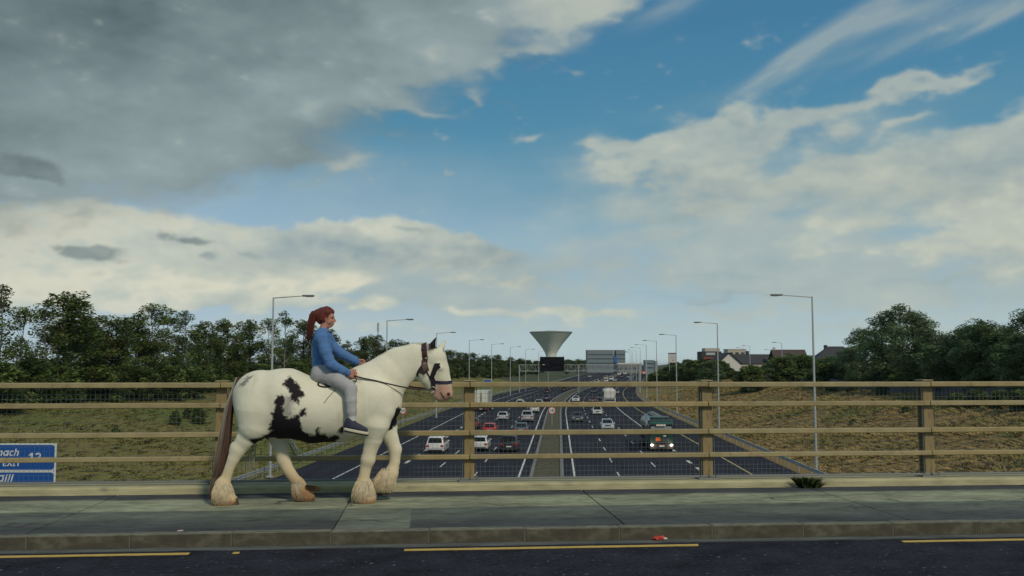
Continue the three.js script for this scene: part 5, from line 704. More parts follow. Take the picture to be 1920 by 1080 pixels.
limb(body, [[1.3833,1.7219,0.075], [1.4074,1.7832,0.085], [1.4436,1.8694,0.085]], [5.4, 6.2, 1.2], 0.75, 0.02); limb(body, [[1.4894,1.7241,-0.06], [1.5204,1.7743,-0.075], [1.5575,1.8432,-0.08]], [5.2, 5.6, 1.2], 0.75, 0.02);
// legs: near hind, far hind, near fore, far fore lifted
limb(body, [[-0.5557,1.0311,0.16], [-0.5759,0.877,0.16], [-0.6661,0.7333,0.13], [-0.7531,0.6147,0.12]], [35, 29, 18, 13.5], 0.75, 0.08); limb(body, [[-0.7588,0.6088,0.12], [-0.8043,0.5082,0.115], [-0.8439,0.4137,0.11], [-0.884,0.2951,0.1], [-0.9229,0.2131,0.1]], [13.5, 11, 9, 9.5, 12], 0.8, 0.03); limb(body, [[-0.7948,0.6446,0.12], [-0.8111,0.5915,0.12]], [8, 7], 0.7, 0.02);
limb(body, [[-0.9229,0.2131,0.1], [-0.9322,0.1191,0.1], [-0.9189,0.0485,0.1]], [13.5, 18, 19], 0.92, 0.04); limb(body, [[-0.8915,0.1186,0.1], [-0.8197,0.0414,0.1]], [13, 11.5], 1.1, 0.04);
limb(body, [[-0.4614,0.9308,-0.14], [-0.3568,0.7588,-0.15], [-0.3205,0.6018,-0.13]], [36, 21, 14], 0.8, 0.06); limb(body, [[-0.3205,0.6018,-0.13], [-0.2861,0.4569,-0.12], [-0.2284,0.3485,-0.11], [-0.1653,0.2644,-0.1], [-0.1098,0.1914,-0.1]], [14, 12.5, 10.5, 10, 11.5], 0.8, 0.03);
limb(body, [[-0.1098,0.1914,-0.1], [-0.0784,0.1187,-0.1], [-0.0469,0.034,-0.1]], [11.5, 13, 11], 0.95, 0.03); limb(body, [[-0.0421,0.1063,-0.1], [0.0252,0.0452,-0.1]], [11, 8.5], 1.15, 0.04);
limb(body, [[0.7684,0.8689,0.15], [0.7451,0.7118,0.13], [0.71,0.5914,0.12], [0.6873,0.484,0.12]], [25, 16.5, 13, 12.5], 0.84, 0.05); limb(body, [[0.6873,0.484,0.12], [0.6638,0.3996,0.11], [0.647,0.3043,0.11], [0.6355,0.2198,0.1]], [12.5, 10.5, 10, 12], 0.84, 0.03); limb(body, [[0.6356,0.2078,0.1], [0.6428,0.1125,0.1], [0.6616,0.0409,0.1]], [12.5, 18, 20], 0.95, 0.04);
limb(body, [[0.8643,0.8509,-0.13], [0.9277,0.7159,-0.12], [0.9844,0.5805,-0.12]], [21, 14.5, 12], 0.84, 0.05); limb(body, [[0.9845,0.5744,-0.12], [0.9801,0.4345,-0.11], [0.945,0.3017,-0.1]], [11.5, 10, 11], 0.9, 0.03); limb(body, [[0.9388,0.3017,-0.1], [0.8971,0.1987,-0.1], [0.8734,0.126,-0.1]], [13, 15, 10], 0.95, 0.04);
const bodyField = field(body);
function skin(x, y, side, off = 0) { let z = 0.55; for (let i = 0; i < 60; i++) { const d = bodyField(x, y, z * side); if (d < off) break; z -= Math.max(0.003, d * 0.6); if (z < -0.2) break; } return z * side; }   // height of the coat at a place on one side

const PATCH = [
  [[-0.2019,1.4316,0.3], [-0.1662,1.396,0.3], [-0.1304,1.3605,0.3], [-0.0773,1.3308,0.3], [-0.053,1.2835,0.3], [-0.0054,1.2361,0.3], [-0.0164,1.1948,0.3], [-0.0688,1.1831,0.3], [-0.0504,1.1359,0.3], [-0.0617,1.1124,0.3], [-0.1031,1.142,0.3], [-0.1383,1.1539,0.3], [-0.1738,1.1776,0.3], [-0.1514,1.2306,0.3], [-0.2052,1.2956,0.3], [-0.2465,1.3193,0.3], [-0.2588,1.3548,0.3], [-0.2241,1.3725,0.3]],
  [[-0.3143,1.2133,0.3], [-0.2388,1.2249,0.3], [-0.2258,1.1542,0.3], [-0.2479,1.0895,0.3], [-0.2121,1.0482,0.3], [-0.2403,1.0013,0.3], [-0.1873,0.9658,0.3], [-0.1294,0.989,0.3], [-0.054,1.0122,0.3], [-0.0376,1.071,0.3], [0.0148,1.0826,0.3], [0.0155,1.0472,0.3], [-0.0012,0.9943,0.3], [-0.0476,0.9769,0.3], [-0.0647,0.9534,0.3], [-0.0405,0.9063,0.3], [-0.0274,0.824,0.3], [0.0376,0.7766,0.3], [0.0961,0.7704,0.3], [0.1184,0.8348,0.3], [0.1008,0.8408,0.3], [0.1766,0.858,0.3], [0.142,0.8229,0.3], [0.1662,0.7758,0.3], [0.2368,0.7518,0.3], [0.3537,0.7687,0.3], [0.3659,0.7392,0.3], [0.3202,0.6572,0.3], [0.1681,0.6584,0.3], [-0.0078,0.7065,0.3], [-0.1544,0.7661,0.3], [-0.4171,0.838,0.3], [-0.4005,0.8789,0.3], [-0.3668,0.9315,0.3], [-0.3744,1.0195,0.3], [-0.3176,1.0839,0.3], [-0.3248,1.1545,0.3]],
  [[0.3699,0.8687,0.3], [0.4228,0.8625,0.3], [0.4468,0.8329,0.3], [0.4003,0.7919,0.3], [0.3534,0.7922,0.3], [0.3822,0.8274,0.3]]];
const ROAN = [[-0.2388,1.2249,0.3], [-0.1569,1.2129,0.3], [-0.1145,1.1302,0.3], [-0.1541,1.0597,0.3], [-0.1297,1.0008,0.3], [-0.2108,0.9776,0.3], [-0.2589,1.0601,0.3], [-0.2314,1.1424,0.3]], RUMP = [[-0.7532,1.2944,0.2], [-0.7256,1.3656,0.2], [-0.6685,1.425,0.2], [-0.5929,1.4487,0.2], [-0.6328,1.4011,0.2], [-0.6953,1.318,0.2]];
const CREAM = [0.73, 0.71, 0.56], COAL = [0.018, 0.015, 0.019], PINK = [0.46, 0.235, 0.17], TANC = [0.62, 0.47, 0.26], RUST = [0.26, 0.125, 0.05];
const chest = [0.9544,0.9316,0];
function coat(x, y, z, nx, ny, nz) {
  const w = noise(x * 14, y * 14, z * 14) * 0.018 + noise(x * 34, y * 34, z * 34) * 0.02, w2 = noise(x * 15 + 9, y * 15, z * 15) * 0.018 + noise(x * 36, y * 36 + 5, z * 36) * 0.02;
  let c = CREAM.map((k) => k * (1 + fbm(x * 3, y * 3, z * 3, 4) * 0.2 + noise(x * 24, y * 40, z * 24) * 0.025 + noise(x * 60, y * 25, z * 60) * 0.02)); c = mix3(c, [0.46, 0.38, 0.24], smooth(0.15, 0.5, fbm(x * 5 + 3, y * 4, z * 5, 4)) * 0.35);
  c = mix3(c, TANC, smooth(0.85, 0.2, y) * 0.75);
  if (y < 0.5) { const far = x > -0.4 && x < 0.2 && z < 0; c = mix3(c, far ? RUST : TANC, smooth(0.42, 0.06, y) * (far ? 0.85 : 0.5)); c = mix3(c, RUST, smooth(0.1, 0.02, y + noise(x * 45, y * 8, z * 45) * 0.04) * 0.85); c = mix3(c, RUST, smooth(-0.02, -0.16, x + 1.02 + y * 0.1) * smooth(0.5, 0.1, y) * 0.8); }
  const side = z > -0.05, X = x + w, Y = y + w2;
  if (y > 0.55 && y < 1.5) {
    let b = 0; if (side) for (const p of PATCH) b = Math.max(b, soft(p, X + noise(x * 90, y * 30, z * 90) * 0.012, Y + noise(x * 90 + 7, y * 30, z * 90) * 0.02, 0.009)); else b = Math.max(soft(PATCH[0], X - 0.15, Y, 0.006), soft(PATCH[1], X * 1.05, Y * 1.02, 0.006));
    if (side && z > 0) { const r = soft(ROAN, X, Y, 0.03); c = mix3(c, [0.25, 0.25, 0.235], r * 0.75); const q = soft(RUMP, X, Y, 0.01); c = mix3(c, [0.09, 0.085, 0.085], q * 0.75); }
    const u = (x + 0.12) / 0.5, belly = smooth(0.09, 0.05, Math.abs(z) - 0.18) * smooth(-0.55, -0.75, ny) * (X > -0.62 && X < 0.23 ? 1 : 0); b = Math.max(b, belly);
    const cd = Math.hypot((X - chest[0]) * 1.0 - (Y - chest[1]) * 0.45, (Y - chest[1]) * 0.62); if (nx > 0.3 || z < 0.02) b = Math.max(b, smooth(0.06, 0.045, cd - 0.03) * (z < 0.14 ? 1 : 0));
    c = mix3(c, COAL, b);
  }
  if (x > 1.05 && y > 1.05) {                            // the head
    const mz = [1.5598,1.1863,0], d = Math.hypot(x - mz[0] + 0.02, (y - mz[1]) * 0.85); c = mix3(c, PINK, smooth(0.19, 0.09, d + w) * 0.85);
    const no = [1.5955,1.2185,0.05], dn = Math.hypot(x - no[0], y - no[1]); if (Math.abs(z) > 0.03) c = mix3(c, [0.06, 0.02, 0.02], smooth(0.028, 0.014, dn));
    const mo = [1.5219,1.2064,0.05], dm = Math.abs((x - mo[0]) * 0.85 + (y - mo[1]) * 0.52); if (Math.abs(z) > 0.02) c = mix3(c, [0.1, 0.03, 0.025], smooth(0.012, 0.005, dm) * smooth(0.05, 0.03, Math.hypot(x - mo[0], y - mo[1])));
    const e1 = [1.4074,1.777,0.085]; if (z > 0.03 && y > e1[1] - 0.05 && Math.abs(x - e1[0] - 0.01) < 0.05) c = mix3(c, COAL, smooth(-0.06, -0.03, y - e1[1] + (x - e1[0]) * -0.3));
    if (z > 0.03 && y > e1[1] - 0.06 && x < e1[0] - 0.02 && x > e1[0] - 0.1) c = mix3(c, [0.12, 0.115, 0.13], 0.6);
    const ca = [1.3235,1.5194,0.1]; if (z > 0.03) c = mix3(c, COAL, smooth(0.085, 0.05, Math.hypot((x - ca[0] + 0.01) * 1.5 + (y - ca[1]) * -0.5, y - ca[1] + 0.02) + w * 1.5) * 0.95);
  }
  return c;
}
const HORSE = thing('horse', 'heavy white and black piebald horse with feathered feet walking along the footway', 'horse', HP, TH);
const hairBump = tex(512, 512, (u, v) => 0.5 + noise(u * 90, v * 26, 1.5) * 0.5 + noise(u * 30, v * 9, 3.5) * 0.5, false);
const coatMat = new THREE.MeshPhysicalMaterial({ color: 0xffffff, roughness: 0.82, vertexColors: true, sheen: 0.25, sheenRoughness: 0.6, bumpMap: hairBump, bumpScale: 0.0013 }); coatMat.specularIntensity = 0.35;
const planar = (g, k) => { const p = g.attributes.position, t = []; for (let i = 0; i < p.count; i++) t.push((p.getX(i) + p.getZ(i) * 0.35) / k, (p.getY(i) + p.getZ(i) * 0.2) / k); g.setAttribute('uv', new THREE.Float32BufferAttribute(t, 2)); return g; };
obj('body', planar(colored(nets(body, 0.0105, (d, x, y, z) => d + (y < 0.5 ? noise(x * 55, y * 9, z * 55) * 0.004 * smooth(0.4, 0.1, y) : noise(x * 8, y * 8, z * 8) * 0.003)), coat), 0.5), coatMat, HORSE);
// hair: tapered strands that follow short paths
function strands(list, mat, name, parent) {               // [points, radius, colour at root, colour at tip]
  const P = [], C = [], I = [];
  for (const [pts, r, c0, c1] of list) {
    const base = P.length / 3, n = pts.length;
    for (let i = 0; i < n; i++) { const t = i / (n - 1), R = r * (i === 0 ? 0.8 : 1 - 0.85 * t * t), c = mix3(c0, c1, t); for (let k = 0; k < 3; k++) { const a = k * 2.094; P.push(pts[i][0] + Math.cos(a) * R, pts[i][1] + Math.sin(a) * R * 0.4, pts[i][2] + Math.sin(a) * R); C.push(...c); } }
    for (let i = 0; i < n - 1; i++) for (let k = 0; k < 3; k++) { const a = base + i * 3 + k, b = base + i * 3 + (k + 1) % 3; I.push(a, b, b + 3, a, b + 3, a + 3); }
  }
  const g = tri(P, I); g.setAttribute('color', new THREE.Float32BufferAttribute(C, 3)); return obj(name, g, mat, parent);
}
const hairMat = std(0xffffff, 0.75, { vertexColors: true, side: THREE.DoubleSide });
{
  const r = rng(91), jit = (c, a) => c.map((k) => k * (1 + (r() - 0.5) * a));
  // feather on each foot: hair from the fetlock over the hoof to the ground
  const feet = [[[-0.918,0.2542,0.1], 0.135, 0.004, 0.02, 0.2, 0.0], [[-0.1164,0.2216,-0.1], 0.105, 0.008, 0.05, 0.75, 0.25], [[0.641,0.2555,0.1], 0.145, 0.004, 0.015, 0.12, 0], [[0.9077,0.3508,-0.1], 0.145, 0.09, -0.05, 0.1, 0]];
  feet.forEach(([f, wide, ground, fwd, rust], k) => {
    const L = []; for (let i = 0; i < 900; i++) {
      const a = r() * 6.283, back = Math.cos(a) < 0 ? 1.1 : 0.95, up = r() * 0.09, x0 = f[0] + Math.cos(a) * 0.07, z0 = f[2] + Math.sin(a) * 0.062, y0 = f[1] + up * 0.8 - 0.06, w = wide * back * (0.66 + r() * 0.3), g = ground + r() * 0.035;
      const p = [[x0, y0, z0]]; for (let s = 1; s <= 4; s++) { const t = s / 4, e = 0.066 + (w - 0.066) * Math.sin(t * 1.9); p.push([f[0] + fwd * t + Math.cos(a + (r() - 0.5) * 0.3) * e, mix(y0, g, Math.pow(t, 1.15)), f[2] + Math.sin(a) * e * 0.92]); }
      const c0 = jit(mix3(CREAM, TANC, 0.5), 0.12), c1 = jit(mix3(mix3(CREAM, TANC, 0.6), RUST, clamp(rust + (r() < 0.2 ? 0.4 : 0) * r())), 0.15); L.push([p, 0.0038 + r() * 0.003, c0, c1]);
    }
    if (k === 1) { for (let i = 0; i < 60; i++) { const p0 = [-0.0247,0.1606,-0.05], p1 = [0.0776,0.1414,-0.05], p2 = [0.1558,0.1345,-0.05], o = (r() - 0.5) * 0.05, q = (r() - 0.5) * 0.05; L.push([[[p0[0], p0[1] + o, p0[2] + q], [p1[0], p1[1] + o * 1.2, p1[2] + q], [p2[0] + (r() - 0.6) * 0.05, p2[1] + o * 0.8, p2[2] + q]], 0.005, jit(RUST, 0.3), jit(RUST, 0.4)]); } }
    tag(strands(L, hairMat, 'feather', HORSE), null, null, null, 'stuff');
  });
  for (const [p, w] of [[[-0.8077,0.0295,0.1], 0.075], [[0.0194,0.0332,-0.1], 0.06], [[0.6917,0.0286,0.1], 0.075], [[0.8614,0.1079,-0.1], 0.06]]) { const g = new THREE.CylinderGeometry(w * 0.82, w, 0.07, 20).scale(1.1, 1, 1); const m = obj('hoof', g, std([0.09, 0.055, 0.03], 0.6), HORSE); m.position.set(p[0] - 0.01, Math.max(0.036, p[1] - 0.01), p[2]); }
  // tail
  const T = []; for (let i = 0; i < 620; i++) {
    const u = r(), q = r(), white = r() < 0.08, dock = [-0.8,1.3865,0], k0 = [-0.8879,1.085,0], k1 = [-0.9315,0.6774,0], k2 = [-0.9932,0.3083,0], k3 = [-1.0637,0.0719,0], sx = (u - 0.5), z = (q - 0.5) * 0.16;
    const spread = [0.03, 0.06, 0.11, 0.1, 0.05], ks = [dock, k0, k1, k2, k3], len = 0.72 + r() * 0.28, pts = ks.map((p, j) => [p[0] + sx * spread[j] + (r() - 0.5) * 0.012, p[1] + (j ? (r() - 0.5) * 0.03 : (r() - 0.5) * 0.06), z * (j ? 1 : 0.5) + (r() - 0.5) * 0.01]);
    const n = len > 0.9 ? 5 : 4; const dark = mix3([0.055, 0.032, 0.022], [0.13, 0.078, 0.05], r());
    T.push([pts.slice(0, n), 0.005 + r() * 0.004, white || u < 0.25 && r() < 0.5 ? [0.4, 0.39, 0.32] : mix3([0.3, 0.29, 0.25], dark, smooth(0.2, 0.6, u)), white ? [0.34, 0.31, 0.24] : mix3(dark, [0.12, 0.06, 0.04], u * 0.5)]);
  }
  for (let i = 0; i < 26; i++) { const a = [-0.604,0.7313,-0.05], b = [-0.6576,0.4551,-0.05], c = [-0.6226,0.2151,-0.05], s = (r() - 0.5) * 0.2, z = (r() - 0.5) * 0.1; T.push([[[a[0] + s * 0.25, a[1], a[2] + z], [b[0] + s * 0.6, b[1] + (r() - 0.5) * 0.1, b[2] + z], [c[0] + s * 1.1, c[1] + r() * 0.12, c[2] + z]], 0.0022, [0.4, 0.4, 0.33], [0.34, 0.34, 0.28]]); }
  tag(strands(T, hairMat, 'tail', HORSE), 'thick dark brown tail with pale strands');
  // mane along the crest, falling to the far side, and the forelock
  const N = []; const crest = new THREE.CatmullRomCurve3([[0.6064,1.5193,0], [0.7273,1.6114,0], [0.8487,1.6853,0], [0.983,1.7472,0], [1.1056,1.7782,0], [1.2286,1.8032,0], [1.3335,1.8034,0]].map((p) => new THREE.Vector3(...p)));
  for (let i = 0; i < 420; i++) { const t = r(), p = crest.getPoint(t), l = 0.1 + r() * 0.2, z = -0.02 - r() * 0.04; N.push([[[p.x, p.y - 0.012, 0.012 + r() * 0.012], [p.x - 0.005, p.y + 0.004 + r() * 0.006, z * 0.6], [p.x - 0.02 - r() * 0.03, p.y - l * 0.35, z - 0.08 - r() * 0.03], [p.x - 0.03, p.y - l, z - 0.12 - r() * 0.03]], 0.006, jit(CREAM, 0.12), jit(CREAM, 0.2)]); }
  for (let i = 0; i < 70; i++) { const p = [1.4327,1.7541,0], q = [1.5383,1.7047,0], e = [1.5637,1.5933,0], z = (r() - 0.5) * 0.09, d = (r() - 0.5) * 0.03; N.push([[[p[0] + d, p[1], z], [q[0] + d, q[1] + 0.0, z * 1.1], [e[0] - r() * 0.01, e[1] + r() * 0.05, z * 1.2]], 0.005, jit(CREAM, 0.12), jit(CREAM, 0.2)]); }
  tag(strands(N, hairMat, 'mane', HORSE), null, null, null, 'stuff');
  for (const s of [1, -1]) { const p = [1.4824,1.5316,0.1], z = skin(p[0], p[1], s, -0.004), e = obj('eye', new THREE.SphereGeometry(0.019, 16, 12), std([0.015, 0.01, 0.008], 0.08), HORSE); e.position.set(p[0], p[1], z); }
}
// bridle with winkers and reins
{
  const o = thing('bridle', 'dark leather bridle with winkers and long reins on the piebald horse', 'bridle', HP, TH), leather = std([0.022, 0.014, 0.018], 0.5), brown = std([0.06, 0.018, 0.014], 0.5), navy = std([0.016, 0.016, 0.05], 0.5), brass = std([0.4, 0.38, 0.34], 0.3, { metalness: 0.7 });
  function strap(pts, width, mat, name, parent = o) {     // a flat band lying on the coat
    const c = new THREE.CatmullRomCurve3(pts.map((p) => new THREE.Vector3(...p))), n = 22, P = [], I = [];
    for (let i = 0; i <= n; i++) { const p = c.getPoint(i / n), t = c.getTangent(i / n); const e = 0.004, d = (x, y, z) => bodyField(x, y, z), N = new THREE.Vector3(d(p.x + e, p.y, p.z) - d(p.x - e, p.y, p.z), d(p.x, p.y + e, p.z) - d(p.x, p.y - e, p.z), d(p.x, p.y, p.z + e) - d(p.x, p.y, p.z - e)).normalize(); const q = p.clone().addScaledVector(N, Math.max(0.003 - bodyField(p.x, p.y, p.z), -0.004)), W = t.clone().cross(N).normalize().multiplyScalar(width / 2); for (const [s, h] of [[-1, 0], [1, 0], [1, 0.006], [-1, 0.006]]) P.push(q.x + W.x * s + N.x * h, q.y + W.y * s + N.y * h, q.z + W.z * s + N.z * h); if (i) for (let k = 0; k < 4; k++) { const a = (i - 1) * 4 + k, b = (i - 1) * 4 + (k + 1) % 4; I.push(a, b, b + 4, a, b + 4, a + 4); } }
    const g = tri(P, I).toNonIndexed(); g.computeVertexNormals(); mat.side = THREE.DoubleSide; return obj(name, g, mat, parent);
  }
  const on = (p, s) => [p[0], p[1], skin(p[0], p[1], s)];
  const H1 = [1.3213,1.7786,0], H2 = [1.3155,1.7291,0], H3 = [1.3223,1.655,0], H4 = [1.3167,1.5685,0], H5 = [1.3358,1.4883,0], H6 = [1.3795,1.4082,0], H7 = [1.4171,1.322,0], T1 = [1.2923,1.5438,0], T2 = [1.2497,1.4761,0], T3 = [1.2378,1.4268,0], N0 = [1.6268,1.3586,0], N1 = [1.5403,1.3525,0], N2 = [1.4354,1.3589,0];
  for (const s of [1, -1]) {
    strap([[H1[0], H1[1] + 0.01, 0], on(H2, s), on(H3, s)], 0.06, brown, 'headpiece'); strap([H3, H4, H5].map((p) => on(p, s)), 0.07, brown, 'cheek_strap'); strap([H5, H6, H7].map((p) => on(p, s)), 0.014, leather, 'cheek_strap'); strap([H4, T1, T2, T3].map((p) => on(p, s)), 0.026, leather, 'throat_lash');
    strap([[N0[0] + 0.01, N0[1], 0], on(N1, s), on(N2, s)], 0.032, navy, 'noseband');
    const a = [1.4648,1.5747,0], b = [1.4103,1.4143,0], w = (p, dx, out) => { const z = skin(p[0] + dx, p[1], s); return [p[0] + dx, p[1], z + s * out]; };
    const c = [w(a, -0.028, 0.006), w(b, -0.03, 0.006), w(b, 0.02, 0.02), w(a, 0.036, 0.03)]; const g = slab(s > 0 ? c : c.reverse(), 0.012), win = obj('winker', g, std([0.018, 0.012, 0.016], 0.45, { side: THREE.DoubleSide }), o); 
    strap([on([1.3918,1.4205,0], s), on([1.4168,1.365,0], s), on([1.4174,1.2727,0], s)], 0.055, leather, 'bit_cheek');
    const bp = [1.4113,1.2666,0], z = skin(bp[0], bp[1], s) + s * 0.015; const ring = obj('bit_ring', new THREE.TorusGeometry(0.036, 0.006, 8, 20), brass, o); ring.position.set(bp[0], bp[1], z);
    for (const q of [[1.3348,1.6303,0], [1.3167,1.5685,0]]) { const bk = obj('buckle', rbx(0.03, 0.022, 0.012, 0.004), brass, o); bk.position.set(q[0], q[1], skin(q[0], q[1], s) + s * 0.012); }
    const br = obj('brow_rosette', new THREE.SphereGeometry(0.02, 12, 8), navy, o); const rp = [1.297,1.7353,0]; br.position.set(rp[0], rp[1], skin(rp[0], rp[1], s) + s * 0.006);
  }
  // reins: near one in front of the neck, far one over it
  const near = [[0.5253,1.4297,0.2], [0.6239,1.4061,0.24], [0.7434,1.382,0.24], [0.8923,1.3454,0.22], [1.0834,1.3019,0.17], [1.2525,1.2764,0.13], [1.4108,1.2692,0.1]].map((p) => { const z = skin(p[0], p[1], 1); return [p[0], p[1], Math.max(p[2] * 0.9, z > -0.1 ? z + 0.008 : -9)]; });
  obj('rein', new THREE.TubeGeometry(new THREE.CatmullRomCurve3(near.map((p) => new THREE.Vector3(...p))), 60, 0.0085, 6).scale(1, 1, 1), leather, o);
  const farR = [[0.5106,1.4656,0.17], [0.5591,1.5194,0.02], [0.6034,1.5562,-0.13], [0.8395,1.4557,-0.26], [1.0929,1.3184,-0.2], [1.4119,1.2638,-0.11]]; for (const i of [3, 4]) farR[i][2] = Math.min(farR[i][2], skin(farR[i][0], farR[i][1], -1) - 0.01);
  obj('rein', tube(farR, 0.008, 50, 6), leather, o);
  obj('rein_end', tube([[0.5268,1.43,0.22], [0.5534,1.3944,0.25], [0.5486,1.3647,0.26], [0.5298,1.3825,0.25]], 0.007, 24, 6), leather, o);
}
// dark coiled rope behind the rider's thigh
{
  const o = thing('lead_rope', 'small dark coiled rope lying on the horse back behind the rider thigh', 'rope', HP, TH), s = (p) => { const z = skin(p[0], p[1], 1); return [p[0], p[1], z + 0.008]; };
  obj('coil', tube([[0.1237,1.3487,0], [0.1596,1.3669,0], [0.1963,1.3425,0], [0.233,1.3119,0], [0.2692,1.3179,0], [0.221,1.3059,0], [0.1605,1.3121,0], [0.1301,1.3243,0]].map(s), 0.011, 60, 6, true), std([0.012, 0.013, 0.014], 0.7), o);
  obj('loose_end', tube([[0.3242,1.2813,0], [0.2826,1.2326,0], [0.241,1.1841,0], [0.2056,1.1294,0]].map(s), 0.0035, 30, 5), std([0.2, 0.2, 0.17], 0.8), o);
}

{
  const R = thing('person', 'rider with a red ponytail in blue sweatshirt and grey joggers on the horse', 'person', HP, TH);
  const SKIN = [0.46, 0.235, 0.17];
  // the body: trunk, arms and legs in one surface, with finer grids for the head and hands
  const trunkB = [], cloth = [], legs = [];
  const hip = [0.1399,1.4645,0], waist = [0.1316,1.605,0], chestB = [0.1349,1.7765,0], neck0 = [0.1327,1.9115,0], neck1 = [0.1676,2.01,0];
  const arms = [[[0.152,1.8697,0.17], [0.2612,1.5679,0.26], [0.4508,1.4656,0.17]], [[0.1518,1.8672,-0.17], [0.3287,1.6937,-0.22], [0.542,1.5872,-0.12]]];
  const lg = [[[0.1526,1.4231,0.11], [0.4958,1.2889,0.33], [0.5164,0.9611,0.385]], [[0.1286,1.4205,-0.11], [0.4435,1.2729,-0.33], [0.4577,0.9196,-0.37]]];
  limb(trunkB, [hip, waist, chestB, neck0, neck1], [12, 12, 14, 8, 7.2], [1.4, 1.3, 1.4, 1.2, 1], 0.04);
  for (const a of arms) limb(trunkB, a, [8, 6, 4.4], 1, 0.04); for (const l of lg) limb(trunkB, l, [9.5, 8, 5], 1, 0.03);
  // head
  const hd = [], hm = (p) => p;
  limb(hd, [[0.1533,2.1454,0], [0.1958,2.1456,0]], [11.6, 11], 0.84, 0.03); limb(hd, [[0.2148,2.0964,0], [0.2249,2.0348,0]], [9.2, 6], 0.84, 0.03); limb(hd, [[0.2162,2.0102,0], [0.2375,2.0041,0]], [4.6, 3.2], 1.2, 0.015);
  limb(hd, [[0.2634,2.1028,0], [0.2871,2.0628,0]], [1.6, 1.7], 1, 0.008); limb(hd, [[0.2793,2.053,0.012], [0.277,2.0541,-0.012]], [1.4, 1.4], 1, 0.006); limb(hd, [[0.2681,2.035,0], [0.2657,2.0288,0]], [1.5, 1.3], 2.6, 0.006); limb(hd, [[0.2622,2.019,0], [0.2611,2.0165,0]], [1.5, 1.2], 2.2, 0.006);
  limb(hd, [[0.2601,2.1136,0.03], [0.2542,2.1166,-0.03]], [1.8, 1.8], 1, 0.012); limb(hd, [[0.1327,1.9115,0], [0.1617,1.9977,0], [0.1727,2.0716,0]], [8, 7.2, 7.5], 0.95, 0.03);
  limb(hd, [[0.2457,2.0657,0], [0.2493,2.0288,0]], [3.6, 3], 1.5, 0.012);
  for (const s of [1, -1]) { limb(hd, [[0.1814,2.0963,0], [0.1789,2.0654,0]].map(([x, y]) => [x, y, s * 0.062]), [2.3, 1.6], 0.5, 0.006); limb(hd, [[0.2397,2.0595,0], [0.2218,2.041,0]].map(([x, y]) => [x, y, s * 0.033]), [3.2, 3.4], 1, 0.015); }
  const headG = nets(hd, 0.0042), lip = [0.2731,2.0258,0], cheek = [0.2336,2.0595,0];
  colored(headG, (x, y, z) => { let c = SKIN; c = mix3(c, [0.42, 0.15, 0.12], smooth(0.014, 0.006, Math.hypot(x - lip[0], (y - lip[1]) * 1.2)) * 0.8); c = mix3(c, [0.48, 0.19, 0.14], smooth(0.035, 0.01, Math.hypot(x - cheek[0], y - cheek[1])) * 0.4); return c; });
  // hands: palm, four curled fingers and a thumb around the rein
  function hand(w, k, side) {
    const l = [], d = [k[0] - w[0], k[1] - w[1], k[2] - w[2]], n = Math.hypot(...d), f = d.map((v) => v / n), at = (a, b, c) => [w[0] + f[0] * a - f[1] * b, w[1] + f[1] * a + f[0] * b, w[2] + f[2] * a + c * side];
    const q = (pts, r) => { for (let i = 0; i < pts.length - 1; i++) l.push({ a: pts[i], b: pts[i + 1], ra: r[i], rb: r[i + 1], zs: [1, 1], k: 0.006, g: undefined }); };
    q([at(-0.035, 0, 0), at(0.02, 0, 0)], [0.026, 0.026]); for (let i = 0; i < 4; i++) { const b = 0.03 - i * 0.02, len = [1, 1.08, 1, 0.82][i]; q([at(0.015, b * 0.7, 0), at(0.062, b, 0.008)], [0.02, 0.012]); q([at(0.062, b, 0.008), at(0.062 + 0.03 * len, b - 0.004, -0.004), at(0.07 + 0.022 * len, b - 0.008, -0.03), at(0.05, b - 0.008, -0.036)], [0.0105, 0.0098, 0.009, 0.008]); }
    q([at(0.01, 0.03, -0.012), at(0.045, 0.048, -0.024), at(0.074, 0.042, -0.032)], [0.014, 0.0115, 0.009]); return nets(l, 0.0034);
  }
  const hands = [hand(arms[0][2], [0.5469,1.4354,0.17], 1), hand(arms[1][2], [0.6356,1.5438,-0.11], -1)].map((g) => colored(g, (x, y, z, nx, ny) => mix3(SKIN, [0.5, 0.19, 0.13], 0.35)));
  const base = colored(nets(trunkB, 0.013), () => SKIN);
  const skinM = new THREE.MeshPhysicalMaterial({ color: 0xffffff, roughness: 0.6, vertexColors: true }); skinM.specularIntensity = 0.4;
  obj('body', merge([base, headG, ...hands]), skinM, R);
  for (const s of [1, -1]) { const p = [0.2532,2.0904,0]; const e = obj('eye', new THREE.SphereGeometry(0.0105, 12, 8), std([0.03, 0.02, 0.015], 0.15), R); e.position.set(p[0] - 0.002, p[1], s * 0.031); }
  // sweatshirt: loose, hem at the waist, cuffs at the wrists
  limb(cloth, [[0.1456,1.4889,0], [0.1381,1.5806,0], [0.1302,1.6907,0], [0.1286,1.7949,0], [0.1333,1.8746,0], [0.1504,1.9484,0]], [17.5, 17.8, 17.6, 17, 13.5, 8], [1.25, 1.2, 1.25, 1.3, 1.45, 1.15], 0.05);
  limb(cloth, [[0.1838,1.752,0], [0.1893,1.7888,0]], [12, 11], 1.4, 0.06);
  for (const s of [1, -1]) limb(cloth, [[0.1385,1.8915,0.05], s > 0 ? [0.1461,1.8636,0.17] : [0.1819,1.8637,0.17]].map(([x, y, z]) => [x, y, s * z]), [11, 12], 1, 0.06);
